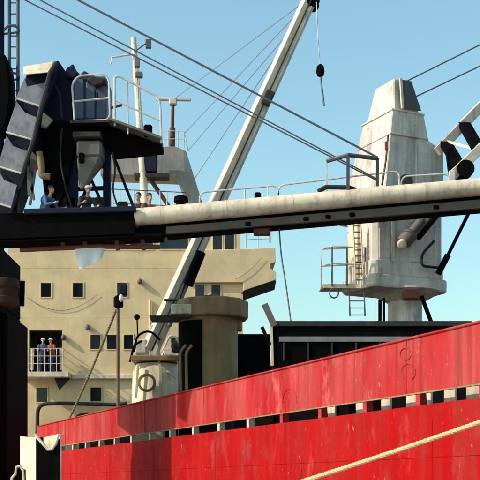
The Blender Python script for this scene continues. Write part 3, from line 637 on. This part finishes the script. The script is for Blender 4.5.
m_ = MB(); slab(m_, [(135.2,220),(168,217),(168,236.5),(135.2,238)], 33.05, .08); m_.build('girder_plate', M_black, loader)
# white belt boom: round cover on a box girder
T0 = P(135,217.5,33); T1 = P(575,178.5,33)
tu = (T1-T0).normalized(); boom_at = lambda px: T0.lerp(T1, (px-135)/440)
m_ = MB(); npt = 44; n = 28
m_.tube([T0.lerp(T1,i/npt) for i in range(npt+1)], .265, n); boom = m_.build('belt_cover', M_whiteclean, loader, smooth=True)
for px in range(160, 575, 66):
    c = boom_at(px); m_ = MB(); m_.tube([c-tu*.03, c+tu*.03], .271, 28); m_.build('cover_joint', M_whiteclean, boom, smooth=True)
dz = Vector((0,0,1))
def under(px, d, y=0): return boom_at(px) - dz*d + Vector((0,y,0))
m_ = MB(); m_.hexa([under(166,.60,.12),under(575,.64,.12),under(575,.64,.75),under(166,.60,.75)], [under(166,.15,.12),under(575,.15,.12),under(575,.15,.75),under(166,.15,.75)])
gd = m_.build('boom_girder', M_black, loader, bevel=.01)
m_ = MB(); m_.hexa([under(166,.58,-.02),under(575,.66,-.02),under(575,.66,.117),under(166,.58,.117)], [under(166,.36,-.02),under(575,.38,-.02),under(575,.38,.117),under(166,.36,.117)]); m_.build('boom_side_plate', M_under, loader, bevel=.01)
for px in (306,328,352,248,436):
    m_ = MB(); m_.box(under(px,.50,-.03), (.17,.06,.13)); m_.build('return_idler', M_black, gd, bevel=.03)
m_ = MB(); m_.box(under(262,.70,.3), (.5,.3,.2)); m_.build('belt_scraper', M_rust, gd, bevel=.03)
# boom railings: hooped bays standing on the walkway behind the cover
def rbase(px, d=0.0): return boom_at(px) + Vector((0,.55,-.05+d))
def hoop(x0, x1, h0, h1, posts, mat, parent, r=.028):
    a = rbase(x0); b = rbase(x1)
    m_ = MB(); m_.tube(rounded([a, a+dz*h0, b+dz*h1, b], .22, 5), r, 7); m_.build('handrail', mat, parent, smooth=True)
    for px in posts:
        t_ = (px-x0)/(x1-x0); p = rbase(px); m_ = MB(); m_.tube([p, p+dz*(h0+(h1-h0)*t_)], r*.9, 6); m_.build('rail_post', mat, parent)
hoop(199,279,.78,.78,(245,268),M_rail,loader)
hoop(279,402,.78,.90,(327,377),M_rail,loader)
hoop(404,453,.72,.68,(),M_rail,loader)
m_ = MB(); m_.box(boom_at(258)+Vector((0,.5,.42)), (.2,.2,.26)); m_.build('floodlight', M_black, loader, bevel=.04)
# dark stay anchorage cage on the boom
cg = [(327,161,33.2),(348,155,32.9),(377.5,158.5,33.2)]
for (x,y,D), yb in zip(cg, (192,191,186)):
    m_ = MB(); m_.beam(P(x,yb,D), P(x,y,D), .09 if x > 330 else .05, .09 if x > 330 else .05, (0,1,0)); m_.build('anchor_post', M_darkrail if x > 330 else M_rail, loader)
m_ = MB(); m_.tube([P(*c) for c in cg], .065, 8); m_.build('anchor_bar', M_darkrail, loader)
m_ = MB(); m_.tube([P(318,191.5,33),P(326,187,33),P(349,187.5,33),P(356,190,33)], .07, 8); m_.build('anchor_foot', M_dark, loader)
for a, b, r in (((25,0),(378,181),.021), ((40,0),(377,179),.021), ((78,0),(378,157.6),.031)):
    k = (b[1]-a[1])/(b[0]-a[0]); a2 = (a[0]-160, a[1]-160*k)
    m_ = MB(); m_.tube([P(*a2,33.6), P(*b,33.2)], r, 6); m_.build('stay_cable', M_wire, loader)
m_ = MB(); m_.tube(rounded([P(279,226,33.4),P(281,255,33.4),P(286,285,33.4),P(292,330,33.4)],1), .025, 6); m_.build('hanging_cable', M_wire, loader)
m_ = MB(); m_.tube([P(270,228,33.4),P(270,243,33.4)], .02, 5); m_.build('drip_line', M_wire, loader)
# tower: columns, platform, blue housing, hopper, conveyor head
for x0, x1, y0, D in ((66,77,216,33.6),(103,110,212,33.7),(54,62,216,34.3)):
    m_ = MB(); lbox(m_, x0, x1, D, D+.35, zc(y0,D), zc(125,D)); m_.build('tower_column', M_navy, loader, bevel=.02)
m_ = MB(); slab(m_, [(40,150),(52,120),(75,122),(103,121),(125,127),(162,141),(162,146),(113,151),(102,139),(80,137),(74,150),(66,190),(52,216),(46,216)], 33.45, .9); m_.build('tower_gusset', M_black, loader, bevel=.02)
m_ = MB(); m_.hexa([P(70,123,32.9),P(110,122,32.9),P(110,122,34.9),P(70,123,34.9)], [P(70,120.5,32.9),P(110,119.5,32.9),P(110,119.5,32.9)+Vector((0,2,0)),P(70,120.5,32.9)+Vector((0,2,0))]); m_.build('upper_platform', M_dark, loader)
m_ = MB(); m_.beam(P(110,123,33.3), P(162,142,33.3), .9, .07, (0,0,1)); m_.build('stair_deck', M_hopper, loader)
m_ = MB(); lbox(m_, 73, 107, 33.6, 34.9, zc(121,33.6), zc(76,33.6)); bh = m_.build('motor_housing', M_blue, loader, bevel=.03)
for i, (x0,x1) in enumerate(((74,84),(86,95),(97,106.5))):
    m_ = MB(); lbox(m_, x0, x1, 33.5, 33.6, zc(119,33.5), zc(79,33.5)); m_.build('housing_door', M_blue, bh, bevel=.03)
m_ = MB(); slab(m_, [(50,64),(58,60),(66,72),(72,66),(73,122),(60,168),(47,150),(42,120)], 33.7, 1.0); m_.build('conveyor_casing', M_navy, loader, bevel=.03)
for pts, D in (([(66,74),(69,66),(73,63),(76,70),(80,74),(74,80)],33.6), ([(80,74),(84,70),(90,74),(97,77),(106,79),(107,86),(84,80)],33.45), ([(86,80),(94,86),(102,84),(106,78),(90,76)],33.3)):
    m_ = MB(); slab(m_, pts, D, .6); m_.build('drive_guard', M_dark, loader, bevel=.04)
m_ = MB(); m_.lathe(P(71,72,33.5), [(.17,0),(.17,.5)], 14, Matrix.Rotation(-math.pi/2,3,'X')); m_.build('head_pulley', M_navy, loader, smooth=True)
# pale railing round the housing
m_ = MB(); m_.tube(rounded([P(74.5,120,33),P(72,84,33),P(78,76,33),P(104,74,33),P(109,80,33),P(110,120,33),P(75,121,33)],.2), .030, 7); m_.build('handrail', M_rail, loader, smooth=True)
m_ = MB(); m_.tube([P(74,101.5,33),P(109,98,33)], .03, 6); m_.build('rail_bar', M_rail, loader)
m_ = MB(); m_.tube([P(110,119,34.6),P(107,82,34.6)], .03, 6); m_.build('rail_post', M_rail, loader)
m_ = MB(); m_.tube(rounded([P(115,126,33),P(114.5,77,33),P(119,76,33),P(160,98,33),P(161.5,143,33)],.25), .035, 7); m_.build('handrail', M_rail, loader, smooth=True)
m_ = MB(); m_.tube([P(114.5,100,33),P(160.5,121,33)], .025, 6); m_.build('rail_bar', M_rail, loader)
m_ = MB(); m_.tube([P(128,134,33),P(127.5,81,33)], .028, 6); m_.build('rail_post', M_rail, loader)
m_ = MB(); m_.tube([P(110,108,33.3),P(122,105,33.3)], .04, 6); m_.build('gate_bar', M_rust, loader)
m_ = MB(); m_.box(P(148,131,33.2), (.26,.2,.36)); m_.build('bell_box', M_black, loader, bevel=.05)
for a_, b_ in (((78,150),(104,208)),((104,150),(78,208)),((56,130),(76,205)),((112,152),(134,208))):
    m_ = MB(); m_.beam(P(*a_,34.2), P(*b_,34.2), .09, .09, (0,1,0)); m_.build('tower_brace', M_navy, loader, bevel=.01)
for y_ in (168,190):
    m_ = MB(); m_.beam(P(54,y_,34.0), P(110,y_-2,34.0), .10, .12, (0,0,1)); m_.build('tower_tie', M_navy, loader, bevel=.01)
for x_, y_, w_, h_ in ((60,196,.45,.5),(72,203,.3,.3),(100,204,.3,.35),(123,206,.3,.22)):
    m_ = MB(); m_.box(P(x_,y_,33.75), (w_,.3,h_)); m_.build('switch_box', M_dark, loader, bevel=.03)
for pts in ([(62,128),(60,160),(66,190),(72,208)], [(112,152),(116,170),(112,190),(118,207)], [(50,80),(60,92),(62,118)], [(92,84),(98,92),(96,104)]):
    m_ = MB(); m_.tube(rounded([P(x_,y_,33.35) for x_,y_ in pts], .3), .03, 6); m_.build('power_cable', M_dark, loader, smooth=True)
# discharge hopper
m_ = MB(); m_.hexa([P(79.5,190,33.15),P(84,190,33.15),P(84,190,33.5),P(79.5,190,33.5)], [P(76.5,156,32.95),P(101.5,156,32.95),P(101.5,156,32.95)+Vector((0,.9,0)),P(76.5,156,32.95)+Vector((0,.9,0))])
lbox(m_, 76.5, 101.5, 32.95, 33.85, zc(156.2,32.95), zc(140,32.95))
hp_ = m_.build('hopper', M_hopper, loader, bevel=.06)
m_ = MB(); m_.box(P(89,139.5,33.35), (.85,1.0,.18)); m_.build('hopper_rim', M_dark, hp_, bevel=.03)
m_ = MB(); m_.box(P(81.5,158,32.95), (.16,.14,.3)); m_.build('vibrator', M_black, hp_, bevel=.03)
# inclined conveyor with overlapping pale cover plates, dark recesses between
low = [((24,74.5),(56.5,70)), ((16,98),(40,106)), ((6,132),(33,139.5)), ((-2,166),(21,173)), ((-12,200),(11,207))]
upp = [None, ((27,86.5),(48,82)), ((25,112.5),(37,117.5)), ((13,146),(27,151)), ((4,180),(17,185))]
cv = MB(); slab(cv, [(26,75),(56,64),(54,84),(44,108),(36,140),(26,175),(12,215),(-10,215),(0,170),(10,132),(20,98)], 33.15, 1.1); conv = cv.build('conveyor_body', M_navy, loader, bevel=.03)
for i in range(1, 5):
    (l0,l1),(u0,u1) = low[i], upp[i]; pl = low[i-1][0]
    dl = Vector((l1[0]-l0[0], l1[1]-l0[1])).normalized(); nl = Vector((dl.y, -dl.x))
    pd_ = lambda x, y: P(x, y, 32.55 + .016*max(0, (Vector((x,y))-Vector(l0)).dot(nl)))
    fr = [pd_(*l0), pd_(*l1), pd_(*u1), pd_(*u0), pd_(pl[0]+.5, pl[1]+3.5)]
    m_ = MB(); m_.prism(fr, (0,.035,0)); m_.build('cover_plate', M_grey, conv)
    m_ = MB(); m_.tube([P(l0[0],l0[1]+.3,32.54), P(l1[0],l1[1]+.3,32.54)], .028, 6); m_.build('plate_lip', M_creamlit, conv)
m_ = MB(); m_.hexa([P(23,75,32.6),P(50,72.5,32.6),P(50,72.5,33.9),P(23,75,33.9)], [P(23,66.5,32.9),P(54,61.5,32.9),P(56,62,34.0),P(26,66,34.0)]); m_.build('head_cover', M_creamlit, conv, bevel=.03)
m_ = MB(); m_.tube([P(56.5,63,32.7),P(50,73,32.6),P(42,104,32.55),P(34,138,32.55),P(22,175,32.6)], .07, 8); m_.build('side_rim', M_dark, conv, smooth=True)
for pts in ([(43,112),(53,120),(46,128),(41,127)], [(31,150),(36,156),(38,168),(33,172),(29,168)]):
    m_ = MB(); slab(m_, pts, 33.1, .1); m_.build('gusset_plate', M_hopper, loader)
m_ = MB(); m_.tube(rounded([P(39.5,152,32.9),P(41.5,168,32.9),P(41,176,32.9),P(50,177,32.9)], .15), .10, 10); m_.build('elbow_pipe', M_ochre, loader, smooth=True)
for pts in ([(28,166),(29,196)], [(30,172),(34,200)], [(36,165),(30,205)]):
    m_ = MB(); m_.beam(P(*pts[0],33.0), P(*pts[1],33.0), .07, .07, (0,1,0)); m_.build('strut', M_hopper, loader)
# caged ladder mast at the far left
for px, r in ((-1,.16),(9.5,.05),(18,.05)):
    m_ = MB(); m_.tube([P(px,215,33.4),P(px,-40,33.4)], r, 10); m_.build('mast_pole', M_navy if px < 0 else M_darkrail, loader, smooth=True)
for y in (-8, 28, 75, 122):
    m_ = MB(); m_.tube(rounded([P(2,y+4,33.4),P(9,y-3,33.2),P(18,y-1,33.2),P(19.5,y+4,33.3),P(12,y+5,33.4),P(3,y+6,33.4)], .08), .035, 6); m_.build('ladder_hoop', M_darkrail, loader, smooth=True)
for y in range(-30, 215, 11):
    m_ = MB(); m_.tube([P(9.5,y,33.4),P(18,y,33.4)], .018, 5); m_.build('ladder_rung', M_darkrail, loader)
m_ = MB(); slab(m_, [(-30,50),(4,52),(8,62),(10.5,80),(11,100),(9,116),(5,130),(-30,140)], 33.0, .8); m_.build('counterweight', M_black, loader, bevel=.08)
# pale tarpaulin hanging under the girder
def clothsheet(outline_top, outline_bot, D, n=10):
    m_ = MB(); V = []
    for j in range(7):
        for i in range(n+1):
            tx = i/n; ty = j/6
            a = Vector(outline_top[0]).lerp(Vector(outline_top[1]), tx); x = tx*(len(outline_bot)-1); k = min(int(x), len(outline_bot)-2)
            b = Vector(outline_bot[k]).lerp(Vector(outline_bot[k+1]), x-k); p = a.lerp(b, ty)
            V.append(P(p.x, p.y, D + .05*math.sin(tx*13+ty*2)*ty))
    n1 = n+1; fs = [(j*n1+i, j*n1+i+1, (j+1)*n1+i+1, (j+1)*n1+i) for j in range(6) for i in range(n)]
    N = len(V); V2 = [v+Vector((0,.012,0)) for v in V]
    m_.add(V+V2, fs+[tuple(q_+N for q_ in f_) for f_ in fs]); return m_
tp = clothsheet([(75,248),(105,246.5)], [(77,262),(79.5,269),(90,265),(95,263),(102,258),(105,249)], 33.15).build('tarpaulin', M_tarp, smooth=True, origin=P(90,247,33.15))
tag(tp, 'small pale tarpaulin hanging below the dark loader girder', 'tarpaulin')

# ---------------------------------------------------------------- people
def person(name, loc, facing, label, shirt, trousers, head='hair', pose=None, group=None):
    """facing: degrees, 0 looks towards -Y; arms given as elbow and hand places relative to the shoulder"""
    pose = pose or {}
    lean = pose.get('lean', 0.0); R_ = Matrix.Rotation(math.radians(facing), 3, 'Z'); L = Vector(loc)
    drop = pose.get('drop', 0.0); hz = .92-drop; hb_ = .10*bool(drop)          # bent knees lower the hip
    hip = Vector((0,hb_,hz)); chest = Vector((0,hb_-.28*math.sin(lean),hz+.30*math.cos(lean)+.02)); neck = Vector((0,hb_-.52*math.sin(lean),hz+.53*math.cos(lean)))
    hd = neck + Vector((0,-.03-.12*math.sin(lean),.19)); turn = Matrix.Rotation(math.radians(pose.get('turn',0)),3,'Z')
    sh = [neck+Vector((s_*.19,.0,-.07)) for s_ in (-1,1)]
    arms = pose.get('arms', [((-.06,.03,-.29),(-.05,-.10,-.53)), ((.06,.03,-.29),(.05,-.10,-.53))])
    kf = -math.sqrt(max(0, .435**2-((hz-.10)/2)**2)); kz = .07+(hz-.10)/2
    kn = pose.get('legs', [((-.10,kf,kz),(-.11,.03,.07)), ((.10,kf-.03,kz),(.12,.0,.07))])
    W = lambda p: L + R_ @ Vector(p)
    def limb(mb, a, b, r0, r1): 
        mb.tube([W(a), W((Vector(a)+Vector(b))/2), W(b)], r0, 10, r1); mb.ball(W(a), r0, 10, 6); mb.ball(W(b), r1, 10, 6)
    def make(nm, mb, mat, parent, vox):
        o = mb.build(nm, mat, parent)
        md = o.modifiers.new('m','REMESH'); md.mode = 'VOXEL'; md.voxel_size = vox; md.use_smooth_shade = True
        sm = o.modifiers.new('s','SMOOTH'); sm.factor = .5; sm.iterations = 2
        dg = bpy.context.evaluated_depsgraph_get(); me = bpy.data.meshes.new_from_object(o.evaluated_get(dg)); old = o.data
        o.modifiers.clear(); o.data = me; bpy.data.meshes.remove(old)
        for p in me.polygons: p.use_smooth = True
        return o
    t_ = thing(name, L, label, 'person', group)
    # body: one continuous skin surface
    b = MB(); s0 = Vector(hip); b.ball(W(hip+Vector((0,0,.02))), (.15,.11,.13)); b.ball(W((hip+chest)/2), (.135,.10,.18)); b.ball(W(chest+Vector((0,0,.08))), (.165,.11,.17))
    limb(b, neck-Vector((0,0,.05)), hd-Vector((0,0,.06)), .058, .052)
    RT = R_ @ turn; H = lambda x,y,z: W(hd) + RT @ Vector((x,y,z))
    b.ball(H(0,.01,.03), (.076,.092,.105), 14, 10, RT); b.ball(H(0,-.03,-.06), (.055,.06,.06), 12, 8, RT)
    b.ball(H(0,-.098,-.015), (.014,.022,.024), 8, 6, RT); b.ball(H(0,-.082,-.062), (.024,.012,.011), 8, 6, RT)
    for s_ in (-1,1): b.ball(H(s_*.078,.01,-.01), (.012,.024,.034), 8, 6, RT)
    for i in (0,1):
        el = sh[i]+Vector(arms[i][0]); hn = sh[i]+Vector(arms[i][1]); s_ = -1 if i == 0 else 1
        limb(b, sh[i], el, .052, .042); limb(b, el, hn, .041, .027)
        d = (hn-el).normalized(); sd2 = d.cross(Vector((0,1,.2))).normalized()*s_; up2 = d.cross(sd2)
        limb(b, hn, hn+d*.075, .028, .034)
        for f_ in range(4):
            r0 = hn+d*.085+sd2*(.027-.018*f_); ln = (.065,.075,.070,.052)[f_]
            mid = r0+d*ln*.55+up2*.008; b.tube([W(r0), W(mid), W(mid+d*ln*.4+up2*.02)], .0105, 6, .009)
        tb = hn+d*.03+sd2*.03; b.tube([W(tb), W(tb+d*.035+sd2*.022), W(tb+d*.065+sd2*.024+up2*.01)], .012, 6, .010)
        k_, f0 = Vector(kn[i][0]), Vector(kn[i][1]); hj = hip+Vector((s_*.09,0,-.03))
        limb(b, hj, k_, .082, .056); limb(b, k_, f0, .052, .038)
    body = make('body', b, M_skin, t_, .012)
    c_ = MB(); c_.ball(W(hip+Vector((0,0,.05))), (.172,.13,.12)); c_.ball(W((hip+chest)/2), (.163,.126,.20)); c_.ball(W(chest+Vector((0,0,.08))), (.188,.132,.175))
    limb(c_, neck-Vector((0,0,.10)), neck-Vector((0,0,.035)), .09, .066)
    for i in (0,1):
        el = sh[i]+Vector(arms[i][0]); hn = sh[i]+Vector(arms[i][1]); limb(c_, sh[i], el, .071, .057); limb(c_, el, el.lerp(hn,.88), .056, .043)
    make('shirt', c_, shirt, t_, .018)
    c_ = MB(); c_.ball(W(hip+Vector((0,0,-.01))), (.175,.135,.12))
    for i in (0,1):
        s_ = -1 if i == 0 else 1; k_, f0 = Vector(kn[i][0]), Vector(kn[i][1]); hj = hip+Vector((s_*.09,0,-.03)); limb(c_, hj, k_, .10, .076); limb(c_, k_, f0, .075, .07)
    make('trousers', c_, trousers, t_, .018)
    for i in (0,1):
        f0 = Vector(kn[i][1]); sb = MB(); limb(sb, (f0.x,f0.y+.02,.045), (f0.x,f0.y-.15,.038), .045, .036); sb.ball(W((f0.x,f0.y,.07)), (.05,.055,.06)); make('shoe', sb, M_black, t_, .014)
    for s_ in (-1,1):
        e_ = MB(); e_.ball(H(s_*.031,-.076,.012), (.011,.008,.007), 8, 6, RT); e_.build('eye', M_black, t_)
    hb = MB(); prof = [(.104,.0),(.102,.03),(.085,.072),(.05,.098),(.012,.106)] if head == 'helmet' else [(.084,-.01),(.09,.035),(.078,.075),(.05,.10),(.012,.112)]
    sc = Matrix.Diagonal((.93,1.14,1)); hb.lathe(H(0,.014,.042), prof, 20, RT @ sc)
    if head == 'helmet': hb.lathe(H(0,-.01,.040), [(.125,0),(.125,.006),(.1,.014)], 20, RT @ Matrix.Diagonal((.9,1.18,1)))
    if head != 'helmet': hb = MB(); hb.ball(H(0,.026,.054), (.089,.101,.098), 16, 10, RT)
    hb.build('helmet' if head == 'helmet' else 'hair', M_helmet if head == 'helmet' else M_hair, t_, smooth=True)
    return t_
C_blue = cloth('blue_shirt', (.035,.09,.19)); C_navy = cloth('navy_overall', (.02,.03,.09)); C_orange = cloth('orange_shirt', (.26,.075,.03)); C_dk = cloth('dark_jacket', (.02,.02,.025)); C_red = cloth('rust_jacket', (.25,.06,.04)); C_tr = cloth('dark_trousers', (.03,.03,.04))
def fl(px, D):                      # walkway floor height at a pixel column
    return zc(244 - 8.5*(px+70)/232, 32.75) + .08
def at(px, D, z): return Vector((P(px,0,D).x, D, z))
up_arm = [((-.10,-.12,-.25),(-.05,-.38,-.22)), ((.08,-.10,-.26),(.03,-.36,-.28))]
person('person', at(46,33.15,fl(46,33)+.02), 60, 'worker in a light blue shirt leaning over the loader girder', C_blue, C_tr, 'hair', dict(lean=.45, drop=.12, arms=up_arm))
person('person', at(87,33.2,fl(87,33)), 25, 'worker in a white helmet and dark jacket below the hopper', C_dk, C_tr, 'helmet', dict(lean=.25, drop=.16, arms=up_arm))
person('person', at(139,33.46,fl(139,33)-.0), -20, 'dark-haired worker in a black jacket where the white boom begins', C_dk, C_tr, 'hair', dict(lean=.2, drop=.36, arms=up_arm))
person('person', at(148,33.5,fl(148,33)), 30, 'worker in an orange shirt where the white boom begins', C_orange, C_tr, 'hair', dict(lean=.3, drop=.38))
zb = F(45,374).z
g1 = F(45,0,.62); g2 = F(54,0,.6)
person('person', Vector((g1.x,g1.y,zb)), 15, 'person in blue overalls and white helmet at the deckhouse balcony rail', C_blue, C_navy, 'helmet', dict(arms=up_arm))
person('person', Vector((g2.x,g2.y,zb)), -25, 'person in a rust-red jacket and white helmet at the balcony rail', C_red, C_navy, 'helmet', dict(lean=.15, arms=up_arm))

# ---------------------------------------------------------------- ropes, bollard, bin
def laid_rope(mb, pts, r, pitch, n=3):      # three strands twisted round each other
    pts = [Vector(p) for p in pts]; L = [0]
    for i in range(1,len(pts)): L.append(L[-1]+(pts[i]-pts[i-1]).length)
    N = int(L[-1]/pitch*8); out = [[] for _ in range(n)]; j = 0
    for k in range(N+1):
        s_ = L[-1]*k/N
        while j < len(L)-2 and L[j+1] < s_: j += 1
        p = pts[j].lerp(pts[j+1], (s_-L[j])/(L[j+1]-L[j])); d = (pts[j+1]-pts[j]).normalized(); x = d.cross(Vector((0,0,1))).normalized(); y = d.cross(x)
        for q_ in range(n):
            a = 2*math.pi*(s_/pitch + q_/n); out[q_].append(p + (x*math.cos(a)+y*math.sin(a))*r*.5)
    for o in out: mb.tube(o, r*.56, 6)
R0 = Vector((hx(17.1)-.05, 17.1, 3.42)); R1 = P(100,565,23.3); R1.z = .55
m_ = MB(); laid_rope(m_, sag(R0, R1, .14, 24), .045, .22)
mr = m_.build('mooring_rope', M_rope, smooth=True, origin=R1); tag(mr, 'pale twisted mooring rope stretched across the red hull', 'rope')
bo = MB(); bo.lathe((R1.x-.25,R1.y+.05,0), [(.36,0),(.36,.04),(.2,.08),(.17,.4),(.27,.55),(.27,.66),(.1,.72)], 20); ob = bo.build('mooring_bollard', M_black, smooth=True, origin=(R1.x-.25,R1.y+.05,0))
tag(ob, 'black iron bollard on the quay holding the mooring rope', 'bollard')
fa = MB(); fa.lathe(R0+HN*.02, [(.26,-.03),(.30,0),(.26,.05),(.2,.05),(.2,-.03)], 20, Matrix.Rotation(math.pi/2,3,'Y') ); fa.build('fairlead', M_bulw, ship, smooth=True)
m_ = MB(); laid_rope(m_, sag(P(120,300,44.9), hp(49.6, Z_TOP+.05, -.02), .12, 14), .055, .42)
ro = m_.build('stay_rope', M_oldrope, smooth=True, origin=hp(49.6, Z_TOP+.05)); tag(ro, 'thick brown rope slanting from lamp post down to the bulwark', 'rope')
# worn ring and arch marks on the bulwark plate
def dpx(px): return 1230/(24+(px-60)*.0857)
M_mark = plain('dark_red_mark', (.36,.03,.034), .7, .3, 5)
for px, py, rx, ry, a0, a1 in ((406,354,5.5,6,20,350),(409,372,7,8,-60,230),(290,401,7,12,-10,190)):
    D = dpx(px); pts = []
    for k in range(25):
        a = math.radians(a0+(a1-a0)*k/24); x = px+rx*math.cos(a); y = py-ry*math.sin(a); Dk = dpx(x); pts.append(hp(Dk, zc(y,Dk), -.012))
    m_ = MB(); m_.tube(pts, .011, 5); m_.build('weld_ring', M_bulw, ship, smooth=True)
# tall white sheet-steel bin with a V-notched front, its shade painted black
DB = 24.0; bl = P(36,0,DB).x; br = P(60,0,DB).x; zt = zc(436,DB)
bn = thing('steel_bin', (bl, DB, 0), 'tall white steel bin with V-notched front painted black for shade, beside the loader leg', 'bin')
sv = Vector((-.47, .62, 0))
m_ = MB(); a = Vector((bl,DB,0)); m_.prism([a, a+sv, a+sv+dz*(zt+.02), a+dz*(zt-.03)], (.03,.02,0)); m_.build('side_panel', M_creamlit, bn)
m_ = MB(); a = Vector((br,DB,0)); m_.prism([a, a+sv, a+sv+dz*zt, a+dz*zc(434,DB)], (.03,.02,0)); m_.build('side_panel', M_creamlit, bn)
m_ = MB(); m_.prism([Vector((bl,DB,0)),Vector((br,DB,0)),Vector((br,DB,zc(438,DB))),Vector((P(49,0,DB).x,DB,zc(450,DB))),Vector((bl,DB,zc(437,DB)))], (0,.03,0)); m_.build('front_panel', M_black, bn)
m_ = MB(); m_.prism([Vector((bl,DB,0))+sv,Vector((br,DB,0))+sv,Vector((br,DB,zt))+sv,Vector((bl,DB,zt))+sv], (0,.03,0)); m_.build('back_panel', M_black, bn)
m_ = MB(); m_.tube([P(35,434,DB-.03),P(38,438,DB-.03),P(48,449.5,DB-.03),P(52,449,DB-.03),P(56,443,DB-.03),P(58.5,434,DB-.03)], .035, 8); m_.build('rolled_rim', M_creamlit, bn, smooth=True)
m_ = MB(); m_.tube([P(23.5,480,DB-.4),P(23,470,DB-.4),P(20,466,DB-.4),P(16.5,467,DB-.4),P(15.5,474,DB-.4),P(12,478,DB-.4),P(11,500,DB-.4)], .03, 7); m_.build('tie_hoop', M_creamlit, bn, smooth=True)
m_ = MB(); m_.prism([P(12,560,DB-.38),P(25,560,DB-.38),P(24,470,DB-.38),P(20,467,DB-.38),P(17,470,DB-.38),P(16,478,DB-.38)], (0,.2,0)); m_.build('drive_box', M_black, bn)
